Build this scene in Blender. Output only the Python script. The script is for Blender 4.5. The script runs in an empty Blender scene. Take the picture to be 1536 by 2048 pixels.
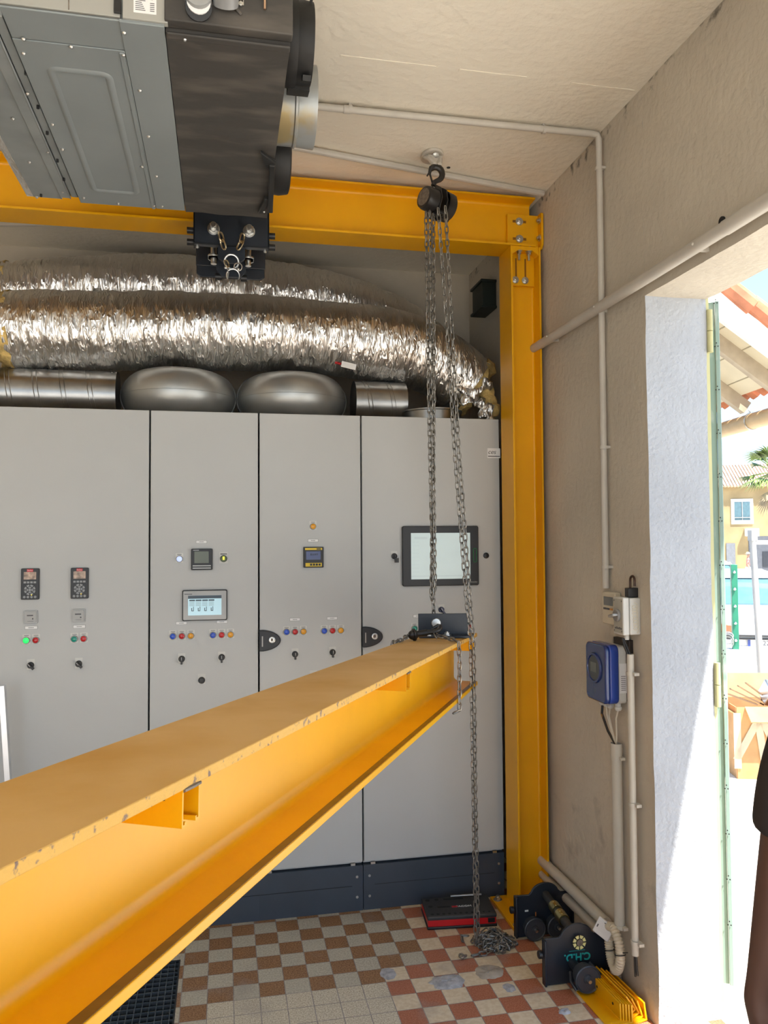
import bpy, bmesh, math, random
from mathutils import Vector, Matrix, noise
random.seed(7)
S = bpy.context.scene
C = S.collection
V = Vector
PI = math.pi

# ------------------------------------------------------------------ camera, sky, sun, exposure
cd = bpy.data.cameras.new('camera'); cam = bpy.data.objects.new('camera', cd); C.objects.link(cam)
def cam_axes(yaw, pitch, roll):
    f = V((math.sin(yaw)*math.cos(pitch), math.cos(yaw)*math.cos(pitch), math.sin(pitch)))
    r = V((math.cos(yaw), -math.sin(yaw), 0)); u = r.cross(f)
    return r*math.cos(roll)+u*math.sin(roll), -r*math.sin(roll)+u*math.cos(roll), f
CR, CU, CF = cam_axes(.2026, .0371, -.0066)
m = Matrix((CR, CU, -CF)).transposed().to_4x4(); m.translation = V((-.6121, -3.4855, 1.632))
cam.matrix_world = m
cd.sensor_fit = 'VERTICAL'; cd.sensor_height = 32.0; cd.lens = 1571.22/2048*32.0
cd.clip_start = .02; cd.clip_end = 300
S.camera = cam

w = bpy.data.worlds.new('sky'); S.world = w; w.use_nodes = True
nt = w.node_tree; nt.nodes.clear()
o_ = nt.nodes.new('ShaderNodeOutputWorld'); bg = nt.nodes.new('ShaderNodeBackground')
tc = nt.nodes.new('ShaderNodeTexCoord'); sx = nt.nodes.new('ShaderNodeSeparateXYZ')
rp = nt.nodes.new('ShaderNodeValToRGB'); nz = nt.nodes.new('ShaderNodeTexNoise'); mx = nt.nodes.new('ShaderNodeMixRGB')
r2 = nt.nodes.new('ShaderNodeValToRGB')
nt.links.new(tc.outputs['Generated'], sx.inputs[0]); nt.links.new(sx.outputs['Z'], rp.inputs[0])
rp.color_ramp.elements[0].position = .0; rp.color_ramp.elements[0].color = (.62, .80, .95, 1)
rp.color_ramp.elements[1].position = .6; rp.color_ramp.elements[1].color = (.16, .40, .85, 1)
nz.inputs['Scale'].default_value = 2.6; nz.inputs['Detail'].default_value = 5
nt.links.new(tc.outputs['Generated'], nz.inputs['Vector']); nt.links.new(nz.outputs['Fac'], r2.inputs[0])
r2.color_ramp.elements[0].position = .55; r2.color_ramp.elements[1].position = .68
nt.links.new(r2.outputs[0], mx.inputs[0]); nt.links.new(rp.outputs[0], mx.inputs[1]); mx.inputs[2].default_value = (1.5, 1.48, 1.45, 1)
nt.links.new(mx.outputs[0], bg.inputs[0]); bg.inputs[1].default_value = .62
nt.links.new(bg.outputs[0], o_.inputs[0])

sl = bpy.data.lights.new('sun', 'SUN'); sl.energy = 5.0; sl.angle = .0093; sl.color = (1, .95, .86)
sun = bpy.data.objects.new('sun', sl); C.objects.link(sun)
sun.rotation_euler = V((-.2, .42, -.92)).to_track_quat('-Z', 'Y').to_euler(); sun.location = (6, -6, 9)

S.view_settings.view_transform = 'Standard'; S.view_settings.look = 'None'
S.view_settings.gamma = 1; S.view_settings.use_curve_mapping = False
S.view_settings.exposure = 1.66
S.cycles.use_denoising = True
S.cycles.max_bounces = 10; S.cycles.diffuse_bounces = 6; S.cycles.glossy_bounces = 5
S.cycles.caustics_reflective = False; S.cycles.caustics_refractive = False
S.cycles.sample_clamp_indirect = 8

# ------------------------------------------------------------------ materials
MATS = {}
def lin(c):
    return tuple((x/255/12.92 if x/255 <= .04045 else ((x/255+.055)/1.055)**2.4) for x in c)
def mat(name, col, rough=.5, metal=0., var=.08, scale=6., bump=0., bscale=40., emit=0., col2=None, thr=None, coat=0., spec=.5, alpha=1., stretch=None, trans=0.):
    if name in MATS: return MATS[name]
    M = bpy.data.materials.new(name); M.use_nodes = True
    n = M.node_tree.nodes; L = M.node_tree.links
    p = n['Principled BSDF']
    p.inputs['Roughness'].default_value = rough; p.inputs['Metallic'].default_value = metal
    p.inputs['Specular IOR Level'].default_value = spec
    if coat: p.inputs['Coat Weight'].default_value = coat; p.inputs['Coat Roughness'].default_value = .12
    if alpha < 1: p.inputs['Alpha'].default_value = alpha
    if trans: p.inputs['Transmission Weight'].default_value = trans
    t = n.new('ShaderNodeTexCoord'); mp = n.new('ShaderNodeMapping')
    L.new(t.outputs['Object'], mp.inputs[0])
    if stretch: mp.inputs['Scale'].default_value = stretch
    nz = n.new('ShaderNodeTexNoise'); nz.inputs['Scale'].default_value = scale; nz.inputs['Detail'].default_value = 4
    L.new(mp.outputs[0], nz.inputs['Vector'])
    rmp = n.new('ShaderNodeValToRGB'); L.new(nz.outputs['Fac'], rmp.inputs[0])
    a = thr[0] if thr else .35; b = thr[1] if thr else .65
    rmp.color_ramp.elements[0].position = a; rmp.color_ramp.elements[1].position = b
    c2 = col2 if col2 else tuple(min(1, x*(1+var)) for x in col)
    c1 = col if col2 else tuple(x*(1-var) for x in col)
    rmp.color_ramp.elements[0].color = (*c1, 1); rmp.color_ramp.elements[1].color = (*c2, 1)
    L.new(rmp.outputs[0], p.inputs['Base Color'])
    if bump:
        nb = n.new('ShaderNodeTexNoise'); nb.inputs['Scale'].default_value = bscale; nb.inputs['Detail'].default_value = 6
        L.new(mp.outputs[0], nb.inputs['Vector'])
        bp = n.new('ShaderNodeBump'); bp.inputs['Strength'].default_value = bump; bp.inputs['Distance'].default_value = .01
        L.new(nb.outputs['Fac'], bp.inputs['Height']); L.new(bp.outputs[0], p.inputs['Normal'])
    if emit:
        p.inputs['Emission Color'].default_value = (*col, 1); p.inputs['Emission Strength'].default_value = emit
    MATS[name] = M
    return M

CAB = mat('cabinet paint', (.50, .51, .505), .42, 0, .03, 2, .05, 350, spec=.45)
PLINTH = mat('plinth paint', (.045, .058, .078), .45, 0, .08, 5, .03, 200)
SEAM = mat('black seal', (.012, .012, .013), .7)
YEL = mat('yellow paint', (.80, .395, .0), .36, 0, .05, 4, .03, 60, spec=.5)
YELTOP = mat('dusty yellow paint', (.72, .42, .12), .5, 0, .1, 5, .03, 60, col2=(.60, .30, .03), thr=(.40, .75), stretch=(1, 1, 1))
YELEDGE = mat('chipped yellow paint', (.70, .40, .08), .6, 0, .1, 70, .3, 90, col2=(.20, .13, .10), thr=(.585, .67))
BROWN = mat('greasy wear strip', (.13, .065, .012), .35, 0, .2, 30)
NAVY = mat('navy paint', (.016, .021, .030), .38, 0, .2, 8, .03, 120, spec=.5)
ZINC = mat('zinc bolt', (.62, .62, .60), .32, 1., .1, 20)
GALV = mat('galvanised sheet', (.34, .37, .375), .48, .55, .10, 7, .02, 30)
BENDM = mat('pressed galvanised bend', (.44, .45, .44), .40, .75, .08, 9)
GALV2 = mat('galvanised spiral duct', (.36, .36, .355), .30, 1., .12, 9)
HVP = mat('grey unit sheet', (.29, .325, .335), .48, .35, .05, 3, .02, 60)
HVN = mat('lit unit sheet', (.40, .40, .37), .5, .2, .04, 3)  # light falling on the unit's front face put into a paler sheet colour
FOAM = mat('dark insulation foam', (.050, .046, .042), .62, 0, .2, 4, .08, 25, col2=(.125, .11, .095), thr=(.48, .76), stretch=(1, 3.5, 3))
BLACKF = mat('black foam collar', (.012, .012, .012), .55, 0, .3, 10, .1, 30)
CHAIN = mat('chain steel', (.25, .235, .21), .38, .75, .3, 40)
CHAINZ = mat('yellowed zinc chain', (.55, .46, .30), .3, 1., .2, 30)
CAST = mat('black hoist casting', (.018, .016, .015), .36, .0, .3, 12, .05, 60)
PLATE = mat('worn name plate', (.17, .14, .11), .5, .3, .3, 80)
WALLM = mat('wall paint', (.54, .49, .41), .85, 0, .06, 3, .35, 26)
PIPE = mat('painted conduit', (.53, .50, .45), .5, 0, .05, 8)
PIPEG = mat('grey pvc conduit', (.55, .53, .47), .45, 0, .04, 8)
CREAM = mat('cream plastic', (.60, .54, .42), .45)
GREYP = mat('light grey plastic', (.60, .60, .57), .4)
BLKP = mat('black plastic', (.015, .015, .016), .4)
DKP = mat('charcoal plastic', (.035, .036, .038), .5)
BLUE = mat('blue plastic', (.012, .045, .28), .25, 0, .05, 4, coat=.4)
BLUED = mat('navy blue lid', (.008, .030, .15), .2, 0, .05, 4, coat=.4)
WHITE = mat('white label', (.80, .80, .80), .5, 0, .02)
INK = mat('label ink', (.10, .10, .11), .6)
RED = mat('red plastic', (.55, .01, .015), .35)
REDL = mat('red lens', (.50, .008, .012), .18, coat=.5)
BLUEL = mat('blue lens', (.015, .08, .55), .18, coat=.5)
YELL = mat('amber lens', (.75, .33, .01), .18, coat=.5)
TEAL = mat('green lens', (.01, .26, .20), .18, coat=.5)
GRNLIT = mat('lit green lens', (.02, .85, .12), .2, emit=.35)
WHTLIT = mat('lit white lens', (.45, .55, .95), .2, emit=.22)
SCREEN = mat('lit panel screen', (.50, .60, .60), .12, 0, .06, 3, emit=.10)
SCR2 = mat('lit blue screen', (.42, .62, .70), .15, 0, .04, 6, emit=.16)
LCD = mat('grey lcd', (.12, .135, .10), .2)
LCDB = mat('blue lcd', (.05, .065, .15), .2, emit=.08)
LCDW = mat('lcd with painted reflection', (.42, .30, .22), .2, 0, .5, 45)  # mottled reflection painted into the display colour
YELP = mat('yellow relay frame', (.70, .50, .02), .4)
WOOL = mat('glass wool', (.62, .44, .16), .95, 0, .4, 14, .9, 40)
SILV = mat('bezel grey', (.36, .36, .35), .4, .3)
GREEN = mat('green painted steel', (.29, .41, .38), .5, 0, .2, 6, col2=(.62, .66, .65), thr=(.58, .66), stretch=(1, 1, .6))
LIME = mat('pale yellow door frame', (.52, .50, .26), .6, 0, .08, 6)
ALU = mat('aluminium profile', (.75, .76, .78), .3, 1.)
CARD = mat('cardboard', (.50, .29, .13), .85, 0, .1, 8, .1, 40)
GOLD = mat('passivated shaft', (.42, .36, .16), .3, 1., .2, 20)

def build_tile_material():
    M = bpy.data.materials.new('floor tiles'); M.use_nodes = True
    n = M.node_tree.nodes; L = M.node_tree.links; p = n['Principled BSDF']
    t = n.new('ShaderNodeTexCoord'); s = n.new('ShaderNodeSeparateXYZ'); L.new(t.outputs['Object'], s.inputs[0])
    def mth(op, a, b=None):
        k = n.new('ShaderNodeMath'); k.operation = op
        for i, v in enumerate((a, b)):
            if v is None: continue
            if isinstance(v, (int, float)): k.inputs[i].default_value = v
            else: L.new(v, k.inputs[i])
        return k.outputs[0]
    P = .0924
    u = mth('DIVIDE', mth('ADD', s.outputs['X'], .757), P); v = mth('DIVIDE', mth('ADD', s.outputs['Y'], .0184), P)
    cx = n.new('ShaderNodeCombineXYZ'); L.new(u, cx.inputs[0]); L.new(v, cx.inputs[1]); cx.inputs[2].default_value = .5
    fu = mth('FLOOR', u); fv = mth('FLOOR', v)
    red = mth('MAXIMUM', mth('GREATER_THAN', fu, 9.5), mth('MULTIPLY', mth('LESS_THAN', fv, -5.5), mth('GREATER_THAN', fu, 7.5)))
    plain = mth('MULTIPLY', mth('LESS_THAN', fv, -6.5), mth('GREATER_THAN', fu, .5))
    def noisy(c1, c2, sc):
        z = n.new('ShaderNodeTexNoise'); z.inputs['Scale'].default_value = sc; z.inputs['Detail'].default_value = 3
        L.new(t.outputs['Object'], z.inputs[0])
        r = n.new('ShaderNodeValToRGB'); r.color_ramp.elements[0].position = .4; r.color_ramp.elements[1].position = .6
        r.color_ramp.elements[0].color = (*c1, 1); r.color_ramp.elements[1].color = (*c2, 1)
        L.new(z.outputs[0], r.inputs[0]); return r.outputs[0]
    def mix(f, a, b):
        k = n.new('ShaderNodeMixRGB'); L.new(f, k.inputs[0]); L.new(a, k.inputs[1]); L.new(b, k.inputs[2]); return k.outputs[0]
    brown = noisy((.22, .105, .042), (.37, .21, .10), 170); grey = noisy((.43, .40, .31), (.56, .53, .43), 150)
    redc = noisy((.36, .115, .055), (.47, .19, .11), 200); cream = noisy((.66, .545, .37), (.73, .63, .46), 60)
    plainc = noisy((.47, .41, .29), (.72, .67, .54), 190)
    ck = n.new('ShaderNodeTexChecker'); ck.inputs['Scale'].default_value = 1; L.new(cx.outputs[0], ck.inputs[0])
    ck = ck.outputs['Fac']
    a = mix(plain, mix(ck, grey, brown), plainc); b = mix(ck, cream, redc)
    col = mix(red, a, b)
    gx = mth('PINGPONG', u, .5); gy = mth('PINGPONG', v, .5)
    g = mth('LESS_THAN', mth('MINIMUM', gx, gy), .016)
    gc = noisy((.22, .20, .185), (.33, .30, .28), 20)
    col = mix(g, col, gc)
    # dirt and worn stains
    dz = n.new('ShaderNodeTexNoise'); dz.inputs['Scale'].default_value = 5; dz.inputs['Detail'].default_value = 6; L.new(t.outputs['Object'], dz.inputs[0])
    dr = n.new('ShaderNodeValToRGB'); dr.color_ramp.elements[0].position = .56; dr.color_ramp.elements[1].position = .75
    dr.color_ramp.elements[0].color = (0, 0, 0, 1); dr.color_ramp.elements[1].color = (.55, .55, .55, 1); L.new(dz.outputs[0], dr.inputs[0])
    col = mix(dr.outputs[0], col, gc)
    L.new(col, p.inputs['Base Color']); p.inputs['Roughness'].default_value = .5
    bp = n.new('ShaderNodeBump'); bp.inputs['Strength'].default_value = .25; bp.inputs['Distance'].default_value = .004
    L.new(mth('SUBTRACT', 1, g), bp.inputs['Height']); L.new(bp.outputs[0], p.inputs['Normal'])
    return M
TILES = build_tile_material()

def build_foil_material():
    M = bpy.data.materials.new('crinkled foil'); M.use_nodes = True
    n = M.node_tree.nodes; L = M.node_tree.links; p = n['Principled BSDF']
    p.inputs['Metallic'].default_value = 1; p.inputs['Roughness'].default_value = .33; p.inputs['Base Color'].default_value = (.88, .86, .83, 1)
    t = n.new('ShaderNodeTexCoord')
    mp = n.new('ShaderNodeMapping'); mp.inputs['Scale'].default_value = (1, .26, .26); L.new(t.outputs['Object'], mp.inputs[0])
    z = n.new('ShaderNodeTexNoise'); z.inputs['Scale'].default_value = 75; z.inputs['Detail'].default_value = 5; z.inputs['Distortion'].default_value = 1.2
    z.noise_type = 'RIDGED_MULTIFRACTAL'
    L.new(mp.outputs[0], z.inputs[0])
    v = n.new('ShaderNodeTexVoronoi'); v.inputs['Scale'].default_value = 38; L.new(mp.outputs[0], v.inputs[0])
    ad = n.new('ShaderNodeMath'); ad.operation = 'ADD'; L.new(z.outputs[0], ad.inputs[0]); L.new(v.outputs['Distance'], ad.inputs[1])
    b = n.new('ShaderNodeBump'); b.inputs['Strength'].default_value = 1.0; b.inputs['Distance'].default_value = .008
    L.new(ad.outputs[0], b.inputs['Height']); L.new(b.outputs[0], p.inputs['Normal'])
    return M
FOIL = build_foil_material()

# ------------------------------------------------------------------ mesh helpers
class B:
    def __init__(s): s.bm = bmesh.new(); s.mi = 0
    def face(s, vs):
        try: f = s.bm.faces.new(vs); f.material_index = s.mi; return f
        except ValueError: return None
    def box(s, c, d, R=None):
        c = V(c); h = V(d)/2; vs = []
        for x in (-1, 1):
            for y in (-1, 1):
                for z in (-1, 1):
                    q = V((x*h.x, y*h.y, z*h.z))
                    if R is not None: q = R @ q
                    vs.append(s.bm.verts.new(c+q))
        for a in ((0,1,3,2),(4,6,7,5),(0,4,5,1),(2,3,7,6),(0,2,6,4),(1,5,7,3)): s.face([vs[i] for i in a])
        return s
    def bb(s, x0, x1, y0, y1, z0, z1): return s.box(((x0+x1)/2,(y0+y1)/2,(z0+z1)/2), (x1-x0,y1-y0,z1-z0))
    def rings(s, rs, closed=False, caps=True):
        n = len(rs[0]); k = len(rs)
        for i in range(k if closed else k-1):
            a, b = rs[i], rs[(i+1) % k]
            for j in range(n): s.face([a[j], a[(j+1) % n], b[(j+1) % n], b[j]])
        if caps and not closed:
            s.face(list(reversed(rs[0]))); s.face(rs[-1])
    def tube(s, pts, r, n=8, closed=False, caps=True, flat=None):
        pts = [V(p) for p in pts]; k = len(pts)
        T = []
        for i in range(k):
            a = pts[(i-1) % k] if closed or i > 0 else pts[i]; b = pts[(i+1) % k] if closed or i < k-1 else pts[i]
            t = (b-a); T.append(t.normalized() if t.length > 1e-9 else V((0,0,1)))
        ref = V((0,0,1)) if abs(T[0].z) < .9 else V((1,0,0))
        N = (ref - T[0]*ref.dot(T[0])).normalized(); rs = []
        for i in range(k):
            N = (N - T[i]*N.dot(T[i])).normalized(); Bn = T[i].cross(N)
            ri = r[i] if isinstance(r, (list, tuple)) else r
            rs.append([s.bm.verts.new(pts[i] + (N*math.cos(2*PI*j/n) + Bn*math.sin(2*PI*j/n))*ri) for j in range(n)])
        s.rings(rs, closed, caps); return s
    def cyl(s, p0, p1, r, r1=None, n=16, caps=True): return s.tube([p0, p1], [r, r if r1 is None else r1], n, caps=caps)
    def lathe(s, prof, p0, ax, n=24, caps=True):
        p0 = V(p0); ax = V(ax).normalized(); ref = V((0,0,1)) if abs(ax.z) < .9 else V((1,0,0))
        e = (ref-ax*ref.dot(ax)).normalized(); f = ax.cross(e)
        s.rings([[s.bm.verts.new(p0+ax*h+(e*math.cos(2*PI*j/n)+f*math.sin(2*PI*j/n))*max(r, 1e-5)) for j in range(n)] for r, h in prof], caps=caps); return s
    def prism(s, poly, o, ex, ey, ez):
        o = V(o); ex = V(ex); ey = V(ey); ez = V(ez)
        a = [s.bm.verts.new(o+ex*x+ey*y) for x, y in poly]; b = [s.bm.verts.new(o+ex*x+ey*y+ez) for x, y in poly]
        s.rings([a, b]); return s
    def torus(s, c, ax, R, r, nR=20, nr=8, arc=None):
        c = V(c); ax = V(ax).normalized(); ref = V((0,0,1)) if abs(ax.z) < .9 else V((1,0,0))
        e = (ref-ax*ref.dot(ax)).normalized(); f = ax.cross(e)
        if arc:
            pts = [c+(e*math.cos(arc[0]+(arc[1]-arc[0])*i/nR)+f*math.sin(arc[0]+(arc[1]-arc[0])*i/nR))*R for i in range(nR+1)]
            return s.tube(pts, r, nr)
        return s.tube([c+(e*math.cos(2*PI*i/nR)+f*math.sin(2*PI*i/nR))*R for i in range(nR)], r, nr, closed=True)
    def ball(s, c, r, nu=16, nv=10, R=None):
        c = V(c); r = V(r) if not isinstance(r, (int, float)) else V((r, r, r)); rs = []
        for i in range(nv+1):
            a = PI*i/nv; row = []
            for j in range(nu):
                q = V((r.x*max(math.sin(a), .001)*math.cos(2*PI*j/nu), r.y*max(math.sin(a), .001)*math.sin(2*PI*j/nu), r.z*math.cos(a)))
                if R is not None: q = R @ q
                row.append(s.bm.verts.new(c+q))
            rs.append(row)
        s.rings(rs); return s
    def hexbolt(s, p, ax, r, h, washer=0):
        p = V(p); ax = V(ax).normalized()
        if washer: s.cyl(p, p+ax*.003, r*1.35*washer, n=16); p = p+ax*.003
        s.cyl(p, p+ax*h, r, n=6); s.cyl(p+ax*h, p+ax*(h*1.45), r*.55, n=10); return s

ROOT = {}
def obj(name, b, mats, parent=None, smooth=32, bevel=0, kind=None, label=None):
    bm = b.bm
    bmesh.ops.recalc_face_normals(bm, faces=bm.faces[:])
    if parent is not None: bmesh.ops.translate(bm, verts=bm.verts[:], vec=-ROOT[parent.name])
    me = bpy.data.meshes.new(name); bm.to_mesh(me); bm.free()
    for x in (mats if isinstance(mats, (list, tuple)) else [mats]): me.materials.append(x)
    for p in me.polygons: p.use_smooth = True
    me.set_sharp_from_angle(angle=math.radians(smooth))
    o = bpy.data.objects.new(name, me); C.objects.link(o)
    if parent is not None: o.parent = parent; ROOT[o.name] = ROOT[parent.name]
    else: ROOT[o.name] = V((0,0,0))
    if bevel:
        md = o.modifiers.new('bevel', 'BEVEL'); md.width = bevel; md.segments = 2; md.limit_method = 'ANGLE'; md.angle_limit = math.radians(40)
    if kind: o['kind'] = kind
    if label: o['label'] = label
    return o
def multi(name, mats, parent, fns, **k):
    # one mesh per piece
    for f in fns:
        b = B(); f(b); obj(name, b, mats, parent, **k)
def center(o):
    # put a single-mesh object's origin at the bottom centre of its mesh
    me = o.data; xs = [v.co for v in me.vertices]
    c = V(((min(v.x for v in xs)+max(v.x for v in xs))/2, (min(v.y for v in xs)+max(v.y for v in xs))/2, min(v.z for v in xs)))
    for v in me.vertices: v.co -= c
    o.location = c; ROOT[o.name] = c; return o
def tag(o, label, cat, group=None):
    o['label'] = label; o['category'] = cat
    if group: o['group'] = group
    return o
def single(name, b, mats, label, cat, group=None, **k):
    return tag(center(obj(name, b, mats, **k)), label, cat, group)
def thing(name, loc, label, cat, group=None):
    o = bpy.data.objects.new(name, None); C.objects.link(o); o.location = loc; o.empty_display_size = .05
    ROOT[o.name] = V(loc); return tag(o, label, cat, group)
def text(name, body, o, ex, ey, size, m, parent, depth=.0004, align='CENTER', bold=0.):
    cu = bpy.data.curves.new(name, 'FONT'); cu.body = body; cu.size = size; cu.extrude = depth; cu.offset = bold; cu.align_x = align; cu.align_y = 'CENTER'
    tmp = bpy.data.objects.new(name+'_tmp', cu); C.objects.link(tmp)
    bpy.context.view_layer.update()
    me = bpy.data.meshes.new_from_object(tmp.evaluated_get(bpy.context.evaluated_depsgraph_get()))
    bpy.data.objects.remove(tmp); ex = V(ex).normalized(); ey = V(ey).normalized(); ez = ex.cross(ey)
    M = Matrix((ex, ey, ez)).transposed().to_4x4(); M.translation = V(o)-ROOT[parent.name]
    me.transform(M); me.materials.clear(); me.materials.append(m)
    t = bpy.data.objects.new(name, me); C.objects.link(t); t.parent = parent; ROOT[t.name] = ROOT[parent.name]; return t
def chain(b, pts, pitch=.021, width=.0085, wire=.0027, nseg=6):
    pts = [V(p) for p in pts]; d = [0]
    for i in range(1, len(pts)): d.append(d[-1]+(pts[i]-pts[i-1]).length)
    def at(t):
        for i in range(1, len(pts)):
            if t <= d[i] or i == len(pts)-1:
                k = (t-d[i-1])/max(1e-9, d[i]-d[i-1]); return pts[i-1].lerp(pts[i], min(1.2, k))
    n = max(1, int(d[-1]/pitch)); L = pitch/2+wire*1.1
    for i in range(n):
        c = at((i+.5)*pitch); t = (at((i+.8)*pitch)-at((i+.2)*pitch)).normalized()
        ref = V((0,1,0)) if abs(t.y) < .8 else V((1,0,0))
        a = (ref-t*ref.dot(t)).normalized(); q = t.cross(a)
        ang = PI/4+(i % 2)*PI/2+random.uniform(-.15, .15); s = a*math.cos(ang)+q*math.sin(ang)
        hw = width/2; hl = L-hw; P = []
        for k in range(5): P.append(c+t*(hl+hw*math.sin(PI*k/4))+s*hw*math.cos(PI*k/4))
        for k in range(5): P.append(c-t*(hl+hw*math.sin(PI*k/4))-s*hw*math.cos(PI*k/4))
        b.tube(P, wire, nseg, closed=True)
def rrect(wd, h, r, n=4):
    P = []
    for cx, cy, a0 in ((wd/2-r, h/2-r, 0), (-wd/2+r, h/2-r, PI/2), (-wd/2+r, -h/2+r, PI), (wd/2-r, -h/2+r, 3*PI/2)):
        for k in range(n+1): P.append((cx+r*math.cos(a0+PI/2*k/n), cy+r*math.sin(a0+PI/2*k/n)))
    return P
def ibeam(bw, h, tf, tw, r):
    q = [(bw/2, h/2), (bw/2, h/2-tf)]
    for k in range(7):
        a = PI/2+PI/2*k/6; q.append((tw/2+r+r*math.cos(a), h/2-tf-r+r*math.sin(a)))
    P = list(q)
    P += [(x, -y) for x, y in reversed(q)]; P += [(-x, -y) for x, y in q]; P += [(-x, y) for x, y in reversed(q)]
    return P
X3, Y3, Z3 = V((1,0,0)), V((0,1,0)), V((0,0,1))

# ------------------------------------------------------------------ the room
CEIL = 3.205; WR = .817; WO = 1.05; YB = .92; YF = -4.7; XL = -4.2
def wall_noise(b, amp, ax, cell=.06):
    bmesh.ops.subdivide_edges
b = B(); Y1, Y2 = -1.42, -.25; GX0, GX1 = -1.35, -.772
b.bb(XL, GX0, YF, YB, -.12, 0); b.bb(GX1, WO, YF, YB, -.12, 0); b.bb(GX0, GX1, Y2, YB, -.12, 0); b.bb(GX0, GX1, YF, Y1, -.12, 0)
obj('floor', b, TILES, kind='structure')
b = B(); b.bb(XL-.2, WO+.1, YF-.2, YB+.2, CEIL, CEIL+.2)
for yr in (-1.02, -2.05, -3.1):
    for k in range(60):
        x = -4+k*.08; y = yr+.004*noise.noise(V((x*4, yr, 0)))
        if noise.noise(V((x*3, yr*5, 3))) > -.05: b.bb(x, x+.08, y-.006, y+.006, CEIL-.0016-.001*abs(noise.noise(V((x*9, 1, yr)))), CEIL)
CEILM = mat('ceiling paint', (.82, .765, .66), .85, 0, .03, 1.5, .5, 30, stretch=(1, 1, 1))
obj('ceiling', b, CEILM, kind='structure')
b = B(); b.bb(XL-.2, WO, YB, YB+.2, -.12, CEIL); obj('wall_back', b, WALLM, kind='structure')
b = B(); b.bb(XL-.2, XL, YF-.2, YB, -.12, CEIL); obj('wall_left', b, WALLM, kind='structure')
DY0, DY1, DZ = -3.75, -1.037, 2.473
b = B()
# door wall, with a wavy plaster corner at the reveal
def plaster_block(b, x0, x1, y0, y1, z0, z1, nx, ny, nz, amp):
    def vert(i, j, k):
        p = V((x0+(x1-x0)*i/nx, y0+(y1-y0)*j/ny, z0+(z1-z0)*k/nz))
        d = noise.noise_vector(p*7)*amp+noise.noise_vector(p*22)*amp*.35
        return b.bm.verts.new(p+d)
    g = {}
    for i in range(nx+1):
        for j in range(ny+1):
            for k in range(nz+1):
                if i in (0, nx) or j in (0, ny) or k in (0, nz): g[i, j, k] = vert(i, j, k)
    for i in range(nx):
        for j in range(ny):
            for k in (0, nz): b.face([g[i,j,k], g[i+1,j,k], g[i+1,j+1,k], g[i,j+1,k]])
    for i in range(nx):
        for k in range(nz):
            for j in (0, ny): b.face([g[i,j,k], g[i+1,j,k], g[i+1,j,k+1], g[i,j,k+1]])
    for j in range(ny):
        for k in range(nz):
            for i in (0, nx): b.face([g[i,j,k], g[i,j+1,k], g[i,j+1,k+1], g[i,j,k+1]])
plaster_block(b, WR, WO, DY1, YB+.2, -.12, CEIL, 5, 24, 64, .0035)
plaster_block(b, WR, WO, DY0, DY1, DZ, CEIL, 5, 40, 12, .0035)
b.bb(WR, WO, YF-.2, DY0, -.12, CEIL)
WALLR = mat('rough wall plaster', (.54, .49, .41), .88, 0, .07, 2.2, .45, 38)
def add_mould(M):
    # black mould spots along the joint with the ceiling and scuffs lower down
    n = M.node_tree.nodes; L = M.node_tree.links; p = n['Principled BSDF']; src = p.inputs['Base Color'].links[0].from_socket
    t = n.new('ShaderNodeTexCoord'); sp = n.new('ShaderNodeSeparateXYZ'); L.new(t.outputs['Object'], sp.inputs[0])
    def band(z0, z1, sc, lo, hi, col, src, strength=.85):
        z = n.new('ShaderNodeTexNoise'); z.inputs['Scale'].default_value = sc; z.inputs['Detail'].default_value = 5; L.new(t.outputs['Object'], z.inputs[0])
        mr = n.new('ShaderNodeMapRange'); mr.inputs[1].default_value = z0; mr.inputs[2].default_value = z1; L.new(sp.outputs['Z'], mr.inputs[0])
        ml = n.new('ShaderNodeMath'); ml.operation = 'MULTIPLY'; L.new(z.outputs[0], ml.inputs[0]); L.new(mr.outputs[0], ml.inputs[1])
        rr = n.new('ShaderNodeValToRGB'); rr.color_ramp.elements[0].position = lo; rr.color_ramp.elements[1].position = hi; rr.color_ramp.elements[1].color = (strength,)*3+(1,); L.new(ml.outputs[0], rr.inputs[0])
        mx = n.new('ShaderNodeMixRGB'); L.new(rr.outputs[0], mx.inputs[0]); L.new(src, mx.inputs[1]); mx.inputs[2].default_value = (*col, 1); return mx.outputs[0]
    src = band(3.06, 3.17, 20, .56, .68, (.10, .09, .075), src)
    src = band(1.7, .5, 9, .60, .72, (.22, .19, .16), src, .35)
    src = band(.35, .0, 14, .50, .66, (.20, .16, .12), src, .7)
    L.new(src, p.inputs['Base Color'])
bmesh.ops.recalc_face_normals(b.bm, faces=b.bm.faces[:]); b.bm.normal_update()
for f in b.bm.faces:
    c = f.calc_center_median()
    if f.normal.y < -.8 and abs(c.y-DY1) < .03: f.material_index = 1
REVEAL = mat('sky tinted whitewash', (.40, .425, .465), .9, 0, .06, 4, .55, 60)  # cool skylight tint put into the whitewash colour
add_mould(WALLR)
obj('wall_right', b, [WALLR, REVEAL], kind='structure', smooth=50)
# front wall with a wide open gateway, unseen and enlarged to let in more daylight
b = B(); b.bb(XL-.2, -3.9, YF-.2, YF, -.12, CEIL); b.bb(-3.9, .6, YF-.2, YF, 3.0, CEIL); b.bb(.6, WR, YF-.2, YF, -.12, CEIL)
obj('wall_front', b, WALLM, kind='structure')
b = B(); b.bb(WO-.05, 1.47, YF-.2, YB+.2, 3.25, 3.33); obj('trim_1', b, mat('eave board', (.55, .5, .42), .8), kind='structure')
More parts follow.
